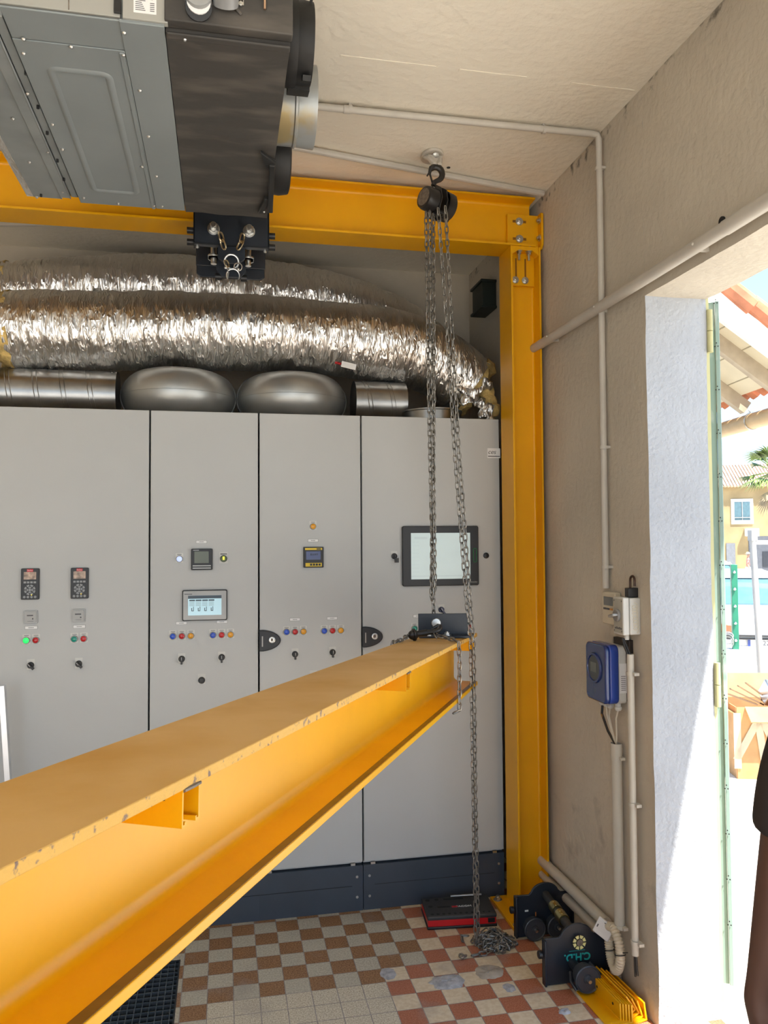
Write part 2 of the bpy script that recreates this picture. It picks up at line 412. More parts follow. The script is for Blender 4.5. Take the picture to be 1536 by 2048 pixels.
# ground outside, falling gently away from the door
GRAV = mat('pale gravel ground', (.66, .61, .53), .9, 0, .15, 9, .4, 60)
b = B(); prof = [(0, -.06), (6, -.12), (13, -.5), (38, -.75), (60, -.95), (120, -1.2)]
for i in range(len(prof)-1):
    (a0, z0), (a1, z1) = prof[i], prof[i+1]
    dirv = V((.565, .825, 0)); sv = V((.825, -.565, 0)); base = V((WO, -2, 0))
    q = [base+dirv*a0-sv*80+Z3*z0, base+dirv*a0+sv*80+Z3*z0, base+dirv*a1+sv*80+Z3*z1, base+dirv*a1-sv*80+Z3*z1]
    if i == 0: q[0] = V((WO, 60, -.06)); q[1] = V((WO, -60, -.06)); 
    b.face([b.bm.verts.new(p) for p in q])
b.face([b.bm.verts.new(V(p)) for p in ((XL-3, YF-.2, -.06), (WO, YF-.2, -.06), (WO, -60, -.06), (XL-3, -60, -.06))])
obj('ground', b, GRAV, kind='structure')

# ------------------------------------------------------------------ electrical cabinets
def dsp(P, ex, ey, h0=.0): return P
def plate_y(b, x, z, wd, h, y0, y1, r=.002):
    b.prism(rrect(wd, h, r), (x, y0, z), X3, Z3, (0, y1-y0, 0))
FR = -.0005   # device backs sit on the door plane
def lamp(par, x, z, lens, lab):
    b = B(); plate_y(b, x, z, .031, .040, 0, -.0015)
    b.mi = 1; b.lathe([(.0145, 0), (.0145, .006), (.0125, .009)], (x, 0, z-.0045), (0,-1,0), 18)
    b.mi = 2; b.bb(x-.009, x+.009, -.0019, -.0014, z+.0135, z+.0155)
    o = obj('pilot_lamp', b, [GREYP, SILV, INK], par, label=lab)
    b = B(); b.lathe([(.0118, .006), (.0115, .011), (.008, .0135), (.003, .0145), (.0005, .0146)], (x, 0, z-.0045), (0,-1,0), 18)
    obj('lens', b, lens, o)
def rotary(par, x, z, ang, lab, m=BLKP):
    b = B(); plate_y(b, x, z, .030, .043, 0, -.0015)
    b.mi = 1; b.lathe([(.0135, 0), (.0135, .008), (.0115, .010)], (x, 0, z-.003), (0,-1,0), 18)
    o = obj('selector_switch', b, [GREYP, m], par, label=lab)
    b = B(); R = Matrix.Rotation(ang, 3, 'Y'); c = V((x, -.017, z-.003))
    b.box(c+R@V((0,0,-.005)), (.008, .016, .032), R); b.mi = 1; b.box(c+R@V((0,-.0085,.003)), (.0016, .0012, .013), R)
    obj('lever', b, [m, WHITE], o, bevel=.0015)
def tag_plate(par, x, z, wd=.047, h=.0145):
    b = B(); plate_y(b, x, z, wd, h, 0, -.002, .001); b.mi = 1; b.bb(x-wd*.46, x+wd*.46, -.0026, -.002, z-h*.36, z+h*.36)
    b.mi = 2
    for k in range(7): b.bb(x-wd*.2+k*wd*.06, x-wd*.2+k*wd*.06+wd*.035, -.0029, -.0026, z-.0016, z+.0018)
    obj('name_plate', b, [SILV, WHITE, INK], par)
def push(par, x, z, lab):
    b = B(); plate_y(b, x, z, .031, .043, 0, -.0015); b.mi = 1
    b.lathe([(.0145, 0), (.0145, .007), (.0115, .013), (.010, .016), (.002, .017)], (x, 0, z-.005), (0,-1,0), 18)
    obj('push_button', b, [GREYP, BLKP], par, label=lab)
def keypad(par, x, z, lab):
    b = B(); plate_y(b, x, z, .070, .128, 0, -.012, .004); o = obj('drive_keypad', b, BLKP, par, bevel=.0015, label=lab)
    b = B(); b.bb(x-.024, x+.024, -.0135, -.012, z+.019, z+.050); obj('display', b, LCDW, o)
    b = B(); plate_y(b, x, z+.056, .024, .011, -.012, -.0135, .001); obj('badge', b, RED, o)
    text('badge_lettering', 'Danfoss', (x, -.0137, z+.056), X3, Z3, .0065, WHITE, o)
    b = B(); gm = mat('grey key', (.30, .31, .32), .5)
    for k in range(4): b.bb(x-.024+k*.0128, x-.024+k*.0128+.0095, -.0145, -.012, z+.003, z+.011)
    for k in range(8):
        a0 = PI/8+k*PI/4; P = [(r*math.cos(a0+d), r*math.sin(a0+d)) for r, ds in ((.0145, (-.30, 0, .30)), (.022, (.27, 0, -.27))) for d in ds]
        b.prism(P, (x, -.012, z-.024), X3, Z3, (0,-.0022,0))
    for k in range(4):
        a0 = k*PI/2; P = [(r*math.cos(a0+d), r*math.sin(a0+d)) for r, ds in ((.007, (-.55, 0, .55)), (.0125, (.55, 0, -.55))) for d in ds]
        b.prism(P, (x, -.012, z-.024), X3, Z3, (0,-.0025,0))
    b.lathe([(.0055, 0), (.0055, .0028)], (x, -.012, z-.024), (0,-1,0), 12)
    for k in range(4): b.lathe([(.0055, 0), (.005, .003)], (x-.021+k*.014, -.012, z-.053), (0,-1,0), 12)
    b.mi = 1; b.lathe([(.0016, 0), (.0016, .003)], (x+.007, -.0125, z-.0445), (0,-1,0), 8)
    obj('keys', b, [gm, mat('amber led', (.9, .6, .02), .3, emit=.8)], o)
def counter(par, x, z):
    b = B(); plate_y(b, x, z, .052, .053, 0, -.006, .003); b.mi = 1; plate_y(b, x, z, .044, .044, -.006, -.010, .002)
    b.mi = 2; b.bb(x-.014, x+.010, -.0108, -.0098, z+.004, z+.009); b.bb(x+.006, x+.011, -.0108, -.0098, z-.010, z-.004); b.bb(x-.012, x+.011, -.0108, -.0098, z-.0175, z-.0165)
    obj('hour_counter', b, [SILV, mat('counter face', (.40, .40, .39), .4), INK], par, bevel=.001)
def handle(par, x, z):
    P = [(-.048, -.046)]+[(-.048+.094*math.cos(a), .047*math.sin(a)) for a in [(-PI/2+PI*k/16) for k in range(1, 16)]]+[(-.048, .046)]
    b = B(); b.prism(P, (x, 0, z), X3, Z3, (0,-.014,0)); o = obj('door_handle', b, mat('handle charcoal', (.025, .028, .033), .45), par, bevel=.004)
    b = B(); b.lathe([(.014, 0), (.014, .006), (.012, .007), (.009, .007), (.009, .001)], (x+.008, -.0135, z+.003), (0,-1,0), 20)
    b.mi = 1; b.bb(x+.003, x+.012, -.017, -.0145, z-.002, z+.009); obj('lock', b, [ZINC, PLATE], o)
    b = B(); b.bb(x-.036, x-.031, -.0147, -.0139, z-.025, z+.02); obj('rating_strip', b, SILV, o)
def cabinet(x0, x1, label, jl=True, jr=True):
    t = thing('electrical_cabinet', ((x0+x1)/2, .21, 0), label, 'cabinet', 'row of grey control cabinets')
    b = B(); b.bb(x0+.004, x1-.004, .024, .44, .2, 2.192); obj('body', b, SEAM if False else CAB, t)
    b = B(); b.bb(x0+.0035, x1-.0035, 0, .020, .212, 2.2); b.mi = 1; b.bb(x0+.02, x1-.02, .020, .024, .23, 2.18)
    d = obj('door', b, [CAB, SEAM], t, bevel=.004)
    b = B(); b.bb(x0+.0015*jl, x1-.0015*jr, .004, .43, 0, .196); b.mi = 1
    b.bb(x0+.05*jl, x1-.05*jr, .0025, .0042, .1075, .1095); b.bb(x0+.003, x1-.003, .03, .42, .196, .2)
    obj('plinth', b, [PLINTH, SEAM], t, bevel=.003 if jl and jr else 0)
    multi('plinth_bolt', ZINC, t, [lambda b, x=x, z=z: b.hexbolt((x, .004, z), (0,-1,0), .0062, .003) for x in ([x0+.028] if jl else [])+([x1-.028] if jr else []) for z in (.06, .148)])
    multi('door_latch', ZINC, t, [lambda b, x=x: b.bb(x-.01, x+.01, .006, .02, .1955, .206) for x in (x0+.045, x1-.045)])
    return t
c1 = cabinet(-1.72, -.918, 'grey control cabinet with two black drive keypads and a lit green lamp')
c2 = cabinet(-.918, -.457, 'grey control cabinet with small blue touch panel and six pilot lamps', jr=False)
c3 = cabinet(-.457, 0, 'grey control cabinet with yellow framed relay, between touch panel door and large screen door', jl=False)
c4 = cabinet(0, .660, 'grey control cabinet with large black framed screen beside yellow column')
keypad(c1, -1.390, 1.465, 'keypad with bright reflection painted on its display'); keypad(c1, -1.197, 1.465, 'keypad of the second drive')
counter(c1, -1.387, 1.329); counter(c1, -1.200, 1.330); tag_plate(c1, -1.386, 1.285, .050); tag_plate(c1, -1.198, 1.284, .050)
lamp(c1, -1.404, 1.238, GRNLIT, 'lit green pilot lamp'); lamp(c1, -1.367, 1.238, REDL, 'red pilot lamp')
lamp(c1, -1.217, 1.238, TEAL, 'dark green pilot lamp'); lamp(c1, -1.180, 1.238, REDL, 'red pilot lamp')
rotary(c1, -1.386, 1.134, -.75, 'black selector turned to the right'); rotary(c1, -1.199, 1.133, -.75, 'black selector turned to the right')
tag_plate(c2, -.702, 1.634); lamp(c2, -.794, 1.566, WHTLIT, 'pale blue lit lamp'); push(c2, -.700, 1.046, 'black push button')
b = B(); plate_y(b, -.700, 1.559, .090, .091, 0, -.016, .004); mt_ = obj('energy_meter', b, BLKP, c2, bevel=.002)
b = B(); b.bb(-.731, -.671, -.0175, -.016, 1.543, 1.593); obj('display', b, LCD, mt_)
multi('key_strip', SILV, mt_, [lambda b: b.bb(-.738, -.662, -.0175, -.016, 1.529, 1.534), lambda b: b.bb(-.738, -.662, -.0175, -.016, 1.519, 1.524)]); multi('maker_line', SILV, mt_, [lambda b: b.bb(-.736, -.712, -.0172, -.016, 1.597, 1.600)])
b = B(); plate_y(b, -.608, 1.565, .036, .048, 0, -.0015); b.mi = 1; b.lathe([(.015, 0), (.015, .008), (.012, .012)], (-.608, 0, 1.561), (0,-1,0), 18)
b.mi = 2; b.bb(-.612, -.604, -.0155, -.012, 1.556, 1.570); b.mi = 3; b.bb(-.622, -.594, -.002, -.0014, 1.579, 1.583)
obj('illuminated_selector', b, [GREYP, mat('olive ring', (.06, .09, .03), .3), mat('amber glow', (.8, .7, .05), .3, emit=.4), INK], c2)
b = B(); plate_y(b, -.687, 1.362, .189, .131, 0, -.012, .006); b.mi = 1; plate_y(b, -.687, 1.362, .181, .124, -.012, -.015, .005)
h = obj('touch_panel', b, [BLKP, SILV], c2, bevel=.001)
b = B(); b.bb(-.757, -.617, -.0165, -.015, 1.320, 1.404); b.mi = 1; b.bb(-.757, -.617, -.0168, -.0165, 1.391, 1.404)
for k in range(4):
    x = -.752+k*.027
    b.mi = 1; b.bb(x, x+.024, -.0168, -.0165, 1.381, 1.387); b.bb(x+.009, x+.012, -.0168, -.0165, 1.340, 1.352); b.bb(x+.009, x+.019, -.0168, -.0165, 1.338, 1.341); b.bb(x+.0165, x+.019, -.0168, -.0165, 1.338, 1.357)
    b.mi = 2
    for q in range(5): b.bb(x, x+.022, -.0167, -.0165, 1.360+q*.004, 1.3615+q*.004)
obj('screen', b, [SCR2, mat('screen dark', (.05, .08, .11), .3), mat('screen lines', (.25, .36, .40), .3, emit=.05)], h)
b = B(); b.bb(-.772, -.740, -.0155, -.015, 1.409, 1.412); obj('maker_line', b, INK, h)
tag_plate(c2, -.785, 1.287); tag_plate(c2, -.615, 1.288)
for x in (-.820, -.653): lamp(c2, x, 1.237, BLUEL, 'blue pilot lamp'); lamp(c2, x+.037, 1.237, REDL, 'red pilot lamp'); lamp(c2, x+.0745, 1.237, YELL, 'amber pilot lamp')
rotary(c2, -.783, 1.138, 0, 'black selector pointing down'); rotary(c2, -.616, 1.139, 0, 'black selector pointing down')
lamp(c3, -.219, 1.704, YELL, 'amber lamp alone above the relay'); tag_plate(c3, -.219, 1.637)
b = B(); plate_y(b, -.218, 1.563, .089, .091, 0, -.014, .003); rl = obj('monitoring_relay', b, BLKP, c3, bevel=.002)
b = B(); b.bb(-.256, -.180, -.0152, -.014, 1.595, 1.604); b.mi = 1; b.bb(-.205, -.186, -.0156, -.0152, 1.597, 1.602); obj('yellow_header', b, [YELP, BLKP], rl); b = B(); b.bb(-.254, -.182, -.0152, -.014, 1.522, 1.538); b.mi = 1
for k in range(4): b.bb(-.234+k*.0125, -.225+k*.0125, -.0168, -.015, 1.526, 1.535)
obj('yellow_key_bar', b, [YELP, BLKP], rl)
b = B(); b.bb(-.251, -.187, -.0148, -.014, 1.552, 1.589); b.mi = 1
for k in range(4): b.bb(-.232+k*.009, -.227+k*.009, -.015, -.0148, 1.571, 1.580)
obj('display', b, [LCDB, mat('lcd digits', (.02, .025, .05), .3)], rl)
tag_plate(c3, -.300, 1.290); tag_plate(c3, -.135, 1.291)
for x in (-.337, -.171): lamp(c3, x, 1.241, BLUEL, 'blue pilot lamp'); lamp(c3, x+.037, 1.241, REDL, 'red pilot lamp'); lamp(c3, x+.074, 1.241, YELL, 'amber pilot lamp')
rotary(c3, -.300, 1.141, 0, 'black selector pointing down'); rotary(c3, -.134, 1.144, 0, 'black selector pointing down'); push(c3, -.219, 1.043, 'black push button')
handle(c3, -.409, 1.202); handle(c4, .047, 1.204)
b = B(); plate_y(b, .149, 1.568, .030, .036, 0, -.0015); b.mi = 1; b.lathe([(.0135, 0), (.0135, .008), (.009, .010)], (.149, 0, 1.564), (0,-1,0), 16); b.mi = 2
b.bb(.1475, .1505, -.022, -.009, 1.555, 1.572); b.bb(.146, .166, -.024, -.021, 1.535, 1.556); b.tube([(.150, -.022, 1.557), (.154, -.025, 1.548), (.153, -.024, 1.535), (.148, -.023, 1.538)], .001, 6)
obj('key_switch', b, [GREYP, BLKP, DKP], c4)
b = B(); plate_y(b, .365, 1.563, .361, .273, 0, -.018, .009); hm = obj('operator_panel', b, BLKP, c4, bevel=.003)
b = B(); b.bb(.224, .504, -.0192, -.018, 1.458, 1.668); b.mi = 1; b.bb(.224, .504, -.0194, -.0192, 1.470, 1.474); b.bb(.240, .30, -.0194, -.0192, 1.640, 1.650)
for k in range(9): b.bb(.228, .262, -.0194, -.0192, 1.49+k*.017, 1.4915+k*.017)
obj('screen', b, [SCREEN, mat('screen pale line', (.45, .54, .55), .2, emit=.10)], hm)
b = B(); b.tube([(x+.5265, -.0185, z+1.565) for x, z in rrect(.014, .062, .004)], .0012, 6, closed=True); obj('green_slot', b, mat('green edge', (.01, .22, .05), .4), hm)
text('maker_lettering', 'Schneider', (.518, -.0185, 1.442), X3, Z3, .010, SILV, hm)
b = B(); b.lathe([(.0135, 0), (.0135, .005), (.010, .007), (.001, .0075)], (.586, 0, 1.562), (0,-1,0), 20); obj('blanking_plug', b, BLKP, c4)
for x in (.259, .367, .474): tag_plate(c4, x, 1.2905, .048)
rotary(c4, .368, 1.320, -.6, 'dark blue selector under the screen', mat('dark blue knob', (.01, .016, .06), .3))
for x in (.241, .463): lamp(c4, x, 1.240, TEAL, 'green pilot lamp'); lamp(c4, x+.037, 1.240, RED, 'red pilot lamp')
b = B(); plate_y(b, .630, 2.040, .062, .046, 0, -.002, .002); lg = obj('maker_sign', b, WHITE, c4)
text('sign_lettering', 'ces', (.622, -.0025, 2.045), X3, V((.25,0,1)), .030, INK, lg)
b = B(); b.bb(.601, .659, -.0026, -.002, 2.023, 2.027); obj('sign_line', b, INK, lg)

# ------------------------------------------------------------------ yellow portal: column and overhead beam
CX0, CX1, CY0, CY1 = .650, .792, -.20, -.05
col = thing('steel_column', (.721, -.125, 0), 'tall yellow steel column in the corner by the door wall', 'column')
P = ibeam(CY1-CY0, CX1-CX0, .008, .007, .010)   # local x = Y, local y = X
b = B(); b.prism(P, ((CX0+CX1)/2, (CY0+CY1)/2, .015), Y3, X3, (0, 0, 2.938)); obj('profile', b, YEL, col)
b = B(); b.bb(.580, .812, -.335, -.02, 0, .015); obj('base_plate', b, YEL, col, bevel=.002)
multi('anchor_bolt', ZINC, col, [lambda b, p=p: b.hexbolt((p[0], p[1], .015), Z3, .013, .011, 1.1) for p in ((.603, -.06), (.603, -.30), (.790, -.30))])
b = B(); b.bb(.662, .782, -.148, -.134, 2.790, 2.955); b.bb(.660, .783, -.196, -.134, 2.937, 2.954)
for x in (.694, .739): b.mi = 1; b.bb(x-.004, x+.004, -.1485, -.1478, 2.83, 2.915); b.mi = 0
b.prism([(0, 0), (.030, 0), (0, -.020)], (.659, -.196, 2.937), X3, Z3, (0, .05, 0))
b.prism([(0, 0), (-.030, 0), (0, -.020)], (.784, -.196, 2.937), X3, Z3, (0, .05, 0))
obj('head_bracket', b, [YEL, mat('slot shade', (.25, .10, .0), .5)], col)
for x in (.690, .737):
    multi('bolt', ZINC, col, [lambda b: b.hexbolt((x, -.148, 2.815), (0,-1,0), .0115, .009, 1.05),
        lambda b: b.hexbolt((x+.006, -.182, 2.937), (0,0,-1), .0105, .012, 1.1).cyl((x+.006, -.182, 2.937), (x+.006, -.182, 2.895), .0055, n=10),
        lambda b: b.hexbolt((x+.006, -.192, 2.955), (0,0,1), .008, .007)])
BZ0, BZ1 = 2.955, 3.180
beam = thing('overhead_crane_beam', (-.6, -.125, BZ0), 'long yellow steel beam running under the ceiling above the cabinets', 'beam')
P = ibeam(CY1-CY0, BZ1-BZ0, .009, .007, .014)
b = B(); b.prism(P, (-2.6, (CY0+CY1)/2, (BZ0+BZ1)/2), Y3, Z3, (3.37, 0, 0)); obj('profile', b, YEL, beam)
b = B(); b.bb(.655, .812, -.150, -.132, 2.962, 3.118)
b.prism([(0, .0), (0, .150), (.010, .165), (.055, .165), (.062, .160), (.062, .018), (.045, .0)], (.802, -.128, 2.955), (0,-1,0), Z3, (.010, 0, 0))
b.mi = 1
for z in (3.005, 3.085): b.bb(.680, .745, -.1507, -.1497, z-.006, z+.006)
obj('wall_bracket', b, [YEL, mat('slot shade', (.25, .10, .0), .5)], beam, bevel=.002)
for z in (3.005, 3.085): multi('bolt', ZINC, beam, [lambda b: b.hexbolt((.712, -.150, z), (0,-1,0), .0115, .009, 1.15), lambda b: b.hexbolt((.803, -.168, z+.004), (-1,0,0), .010, .008, 1.2)])
b = B(); b.bb(.768, .772, -.122, -.07, 2.99, 3.14); obj('end_cap', b, BLKP, beam)

# ------------------------------------------------------------------ foreground suspended beam
A = V((.393, -.429, 1.256)); d = V((.459, .888, -.036)).normalized(); nn = V((d.y, -d.x, 0)).normalized(); uu = nn.cross(d)
def bp(t, a, c): return A+d*t+nn*a+uu*c
fb = thing('lifted_steel_beam', bp(-1.8, -.10, -.21), 'large yellow steel beam slanting through the room on a lowered hook', 'beam')
T0, T1 = -3.9, .03
BW, BH = .203, .210
P = ibeam(BW, BH, .015, .009, .020)
b = B(); b.prism(P, bp(T0, -BW/2, -BH/2), nn, uu, d*(T1-T0))
b.bm.faces.ensure_lookup_table(); b.bm.normal_update()
bmesh.ops.recalc_face_normals(b.bm, faces=b.bm.faces[:])
for f in b.bm.faces:
    c = f.calc_center_median()-A; a_, c_ = c.dot(nn), c.dot(uu)
    if f.normal.dot(uu) > .9 and c_ > -.01: f.material_index = 1
    if f.normal.dot(nn) > .9 and c_ > -.03 and a_ > -.02: f.material_index = 2
obj('profile', b, [YEL, YELTOP, YELEDGE], fb, bevel=.0015)
b = B(); b.prism([(-.017, 0), (-.0018, 0), (-.0018, .0008), (-.017, .0008)], bp(T0, 0, -BH+.015), nn, uu, d*(T1-T0))
obj('wear_strip', b, BROWN, fb)
for t in (-2.292, -1.150, -.085):
    b = B(); wd, hh, th = .044, .047, .003
    Pc = [(0,0),(wd,0),(wd,-hh),(wd-.010,-hh),(wd-.010,-hh+.006),(wd-.007,-hh+.006),(wd-.007,-hh+th),(wd-th,-hh+th),(wd-th,-th),(th,-th),(th,-hh+th),(.007,-hh+th),(.007,-hh+.006),(.010,-hh+.006),(.010,-hh),(0,-hh)]
    b.prism(Pc, bp(t, -.098, -.0152), d, uu, nn*.096)
    obj('rail_bracket', b, YEL, fb)
    b = B(); b.tube([bp(t+.002, -.001, -.016), bp(t+wd*.5, .001, -.0155), bp(t+wd-.002, -.001, -.016)], .0028, 6); obj('weld_bead', b, PLATE, fb)
    b = B()
    for q in (.02, .035, .055): b.cyl(bp(t-.0006, -.008-q, -.028), bp(t+.0004, -.008-q, -.028), .0022, n=8)
    obj('screw_holes', b, SEAM, fb)
# dark bracket bolted on the far end of the beam
b = B(); eb = fb
q0 = bp(-.30, -.165, .0); 
ang_e = (CR-V((0,0,CR.z))).normalized(); ang_f = V((-ang_e.y, ang_e.x, 0))
O = bp(-.225, -.088, .002)
b.box(O+Z3*.004, (.190, .075, .008), Matrix((ang_e, ang_f, Z3)).transposed())
b.box(O+Z3*.043-ang_f*.020+ang_f*.055, (.190, .008, .086), Matrix((ang_e, ang_f, Z3)).transposed())
sb = obj('end_stop_plate', b, NAVY, fb, bevel=.0015)
b = B(); b.lathe([(.0185, 0), (.0185, .003), (.0165, .005), (.001, .006)], O+Z3*.050+ang_f*.031-ang_e*.026, -ang_f, 24); obj('round_cap', b, ZINC, sb)
multi('bolt', ZINC, sb, [lambda b: b.hexbolt(O+ang_e*.012-ang_f*.012+Z3*.008, Z3, .010, .008, 1.2), lambda b: b.hexbolt(O-ang_e*.060-ang_f*.02+Z3*.008, Z3, .010, .008, 1.2)])

# ------------------------------------------------------------------ chain hoist hanging from the ceiling eye
ae = thing('ceiling_eye', (.222, -.470, CEIL), 'grey painted lifting eye bolted to the ceiling', 'lifting eye')
b = B(); b.prism([(.045*math.cos(a)*1.0, .062*math.sin(a)) for a in [2*PI*k/20 for k in range(20)]], (.222, -.445, CEIL), X3, Y3, (0,0,-.012)); obj('base_plate', b, PIPE, ae, bevel=.003)
EYE = V((.2245, -.500, 3.128))
b = B(); b.tube([(.195, -.44, CEIL-.01), (.203, -.48, 3.17), EYE+V((-.008,0,.012)), EYE+V((0,0,0)), EYE+V((.012,0,.012)), (.245, -.48, 3.17), (.250, -.44, CEIL-.01)], .0115, 10); 
b.prism([(-.030, .06), (.032, .06), (.012, -.005), (-.012, -.005)], EYE+V((0,-.004,0)), X3, V((0,.35,1)).normalized(), (0, .010, 0)); obj('eye_loop', b, PIPE, ae)
b = B(); b.hexbolt((.226, -.482, 3.183), (0,-.6,-.8), .010, .008, 1.1); obj('bolt', b, ZINC, ae)

ho = thing('chain_hoist', (.232, -.50, 2.86), 'black manual chain hoist hanging from the ceiling with long chains to the floor', 'hoist')
H = V((.216, -.50, 2.985))
b = B(); HC = EYE+V((-.002, 0, -.028))
arc = [HC+V((math.cos(a)*.027, 0, math.sin(a)*.027)) for a in [PI*1.35-k*PI*1.62/14 for k in range(15)]]
b.tube([arc[-1]*1.0]+[], .006, 8) if False else None
pts = [V((.211, -.5, 3.050)), V((.217, -.5, 3.066))]+[HC+V((math.cos(a)*.026, 0, math.sin(a)*.028)) for a in [-PI*.42+k*PI*1.5/14 for k in range(15)]]
b.tube(pts, [.010, .010]+[.010+.003*math.sin(PI*k/14) for k in range(12)]+[.008, .0065, .004], 10)
obj('top_hook', b, CAST, ho)
b = B(); b.tube([V((.209, -.5, 3.058)), HC+V((-.027, 0, .004))], .004, 8); b.box(HC+V((-.030, 0, .0)), (.006, .010, .026), Matrix.Rotation(.5, 3, 'Y')); obj('hook_latch', b, CAST, ho)
ga = V((-.86, -.42, .10)).normalized()       # axis of the drum, gear cover end
b = B(); b.lathe([(.030, 0), (.047, .004), (.047, .040), (.043, .052), (.036, .054)], H+ga*.004, ga, 28); gc_ = obj('gear_cover', b, CAST, ho)
b = B(); b.lathe([(.034, 0), (.034, .0015)], H+ga*.0575, ga, 28); obj('name_plate', b, PLATE, gc_)
b = B()
ex_ = V((0,0,1)); ey_ = ga.cross(ex_).normalized(); ex_ = ey_.cross(ga).normalized()
def hp(k, sc=1): return [(x*sc, y*sc) for x, y in ((.065, -.012), (.065, .012), (.045, .040), (.0, .052), (-.045, .040), (-.066, .018), (-.066, -.018), (-.045, -.040), (0, -.052), (.045, -.040))]
b.prism(hp(0), H+ga*.002, ex_, ey_, ga*.005); b.prism(hp(0), H-ga*.028, ex_, ey_, ga*.005)
b.lathe([(.012, 0), (.012, .03)], H+ex_*.055-ga*.026, ga, 14); b.lathe([(.008, 0), (.008, .034)], H-ex_*.05+ey_*.03-ga*.03, ga, 10); b.lathe([(.008, 0), (.008, .034)], H-ex_*.05-ey_*.03-ga*.03, ga, 10)
obj('side_plates', b, CAST, ho, bevel=.0015)
b = B(); b.lathe([(.028, 0), (.033, .003), (.023, .011), (.033, .019), (.028, .022)], H-ga*.056, ga, 28)
obj('hand_wheel', b, CAST, ho)
b = B(); W0 = H-ga*.078
for i in range(15):
    a0 = -.9+i*3.6/15; a1 = -.9+(i+1)*3.6/15
    for (ra, rb) in ((.056, .052),):
        vs = [b.bm.verts.new(W0+ga*g+ex_*math.cos(a)*r+ey_*math.sin(a)*r) for a, g, r in ((a0, 0, ra), (a1, 0, ra), (a1, .044, ra), (a0, .044, ra), (a0, 0, rb), (a1, 0, rb), (a1, .044, rb), (a0, .044, rb))]
        for fi in ((0,1,2,3),(7,6,5,4),(0,4,5,1),(2,6,7,3)): b.face([vs[j] for j in fi])
b.lathe([(.057, .042), (.057, .006), (.051, 0), (.030, -.001), (.030, .002), (.048, .004), (.053, .008), (.053, .042)], W0, ga, 30, caps=False); b.tube([W0+ex_*.03, W0-ex_*.03], .007, 6); b.tube([W0+ex_*-.05+ga*.004, W0-ex_*.058+ga*.03, W0-ex_*.052+ga*.07], .008, 8)
obj('wheel_cover', b, CAST, ho)
multi('rivet', ZINC, ho, [lambda b, a=k*2.1+.4: b.hexbolt(H+ga*.007+ex_*math.cos(a)*.045+ey_*math.sin(a)*.038, ga, .006, .005) for k in range(3)]+[lambda b: b.hexbolt(H+ex_*.052+ga*.008, ga, .007, .005), lambda b: b.tube([H+ex_*.054-ga*.010, H+ex_*.056-ga*.026], .005, 8)])
# load chain falls
zt = 2.935
HK = bp(-.330, -.135, .030)
b = B(); chain(b, [(.176, -.515, zt), (.181, -.515, 2.2), (.1935, -.515, 1.330), (.190, -.50, 1.30)], .0235, .0125, .0027)
chain(b, [(.189, -.525, zt), (.195, -.525, 2.2), (.196, -.525, 1.45), (.190, -.523, 1.415), (.186, -.52, 1.405), (.182, -.523, 1.415), (.184, -.522, 1.5), (.200, -.52, 2.15), (.205, -.52, zt-.005)], .0235, .0125, .0027)
obj('load_chain', b, CHAIN, ho)
b = B(); chain(b, [(.205, -.590, 2.92), (.233, -.588, 2.5), (.262, -.585, 2.0), (.303, -.578, 1.45), (.325, -.570, 1.22), (.352, -.50, .62), (.375, -.435, .05), (.378, -.425, .012)], .026, .013, .0026)
chain(b, [(.234, -.590, 2.93), (.254, -.588, 2.5), (.279, -.585, 2.0), (.318, -.578, 1.45), (.336, -.572, 1.22), (.360, -.50, .62), (.388, -.43, .06), (.395, -.42, .014)], .026, .013, .0026)
# heap of slack hand chain on the tiles
pc = V((.462, -.400, 0)); path = [V((.392, -.425, .012))]
for i in range(120):
    a = i*1.75+random.uniform(-.9, .9); r = .088*math.sqrt(random.random()); hgt = .075*max(0, 1-r/.088)
    path.append(pc+V((math.cos(a)*r*1.0, math.sin(a)*r*.85, .007+hgt*random.random())))
path += [V((.42, -.47, .008)), V((.36, -.475, .008)), V((.325, -.478, .008))]
chain(b, path, .031, .014, .0029)
chain(b, [(.318, -.478, .01), (.306, -.482, .012), (.30, -.475, .012), (.308, -.468, .01)], .012, .012, .004)
chain(b, [(.37, -.35, .02), (.345, -.345, .02), (.342, -.36, .012), (.352, -.372, .01)], .024, .013, .003)
obj('hand_chain', b, CHAIN, ho)
# load hook lying on the beam end
b = B(); hb = bp(-.395, -.165, .022)
b.ball(hb, (.024, .017, .018), 14, 8, Matrix.Rotation(.5, 3, 'Z')); b.cyl(hb+V((.012, .0, .002)), hb+V((.05, .004, .006)), .011, .013, 12)
b.torus(hb+V((.002, 0, 0)), V((.95,.1,.1)), .019, .005, 16, 6)
obj('hook_block', b, CAST, ho)
b = B(); hk = hb+V((.052, .004, .006))
pts = [hk+V(q)*.66 for q in ((0, 0, 0), (.02, -.004, .004), (.042, -.014, .006), (.062, -.012, .012), (.076, -.002, .024), (.078, .006, .034), (.066, .010, .036), (.045, .006, .026), (.028, .006, .018))]
b.tube(pts, [.010, .009, .009, .009, .008, .0075, .007, .006, .004], 10); obj('load_hook', b, CAST, ho)
b = B(); chain(b, [hb+V((-.02, 0, 0)), bp(-.47, -.185, .012), bp(-.52, -.207, .004), bp(-.53, -.214, -.03)], .0235, .0125, .003)
chain(b, [hk+V((.045, 0, .016)), bp(-.37, -.09, .020), bp(-.385, -.05, .014), bp(-.40, -.02, .010), bp(-.415, .004, .002), bp(-.418, .008, -.06), bp(-.425, .008, -.18), bp(-.43, .009, -.232), bp(-.436, -.004, -.240), bp(-.437, -.018, -.236)], .0235, .0125, .0028)
obj('slack_load_chain', b, CHAIN, ho)

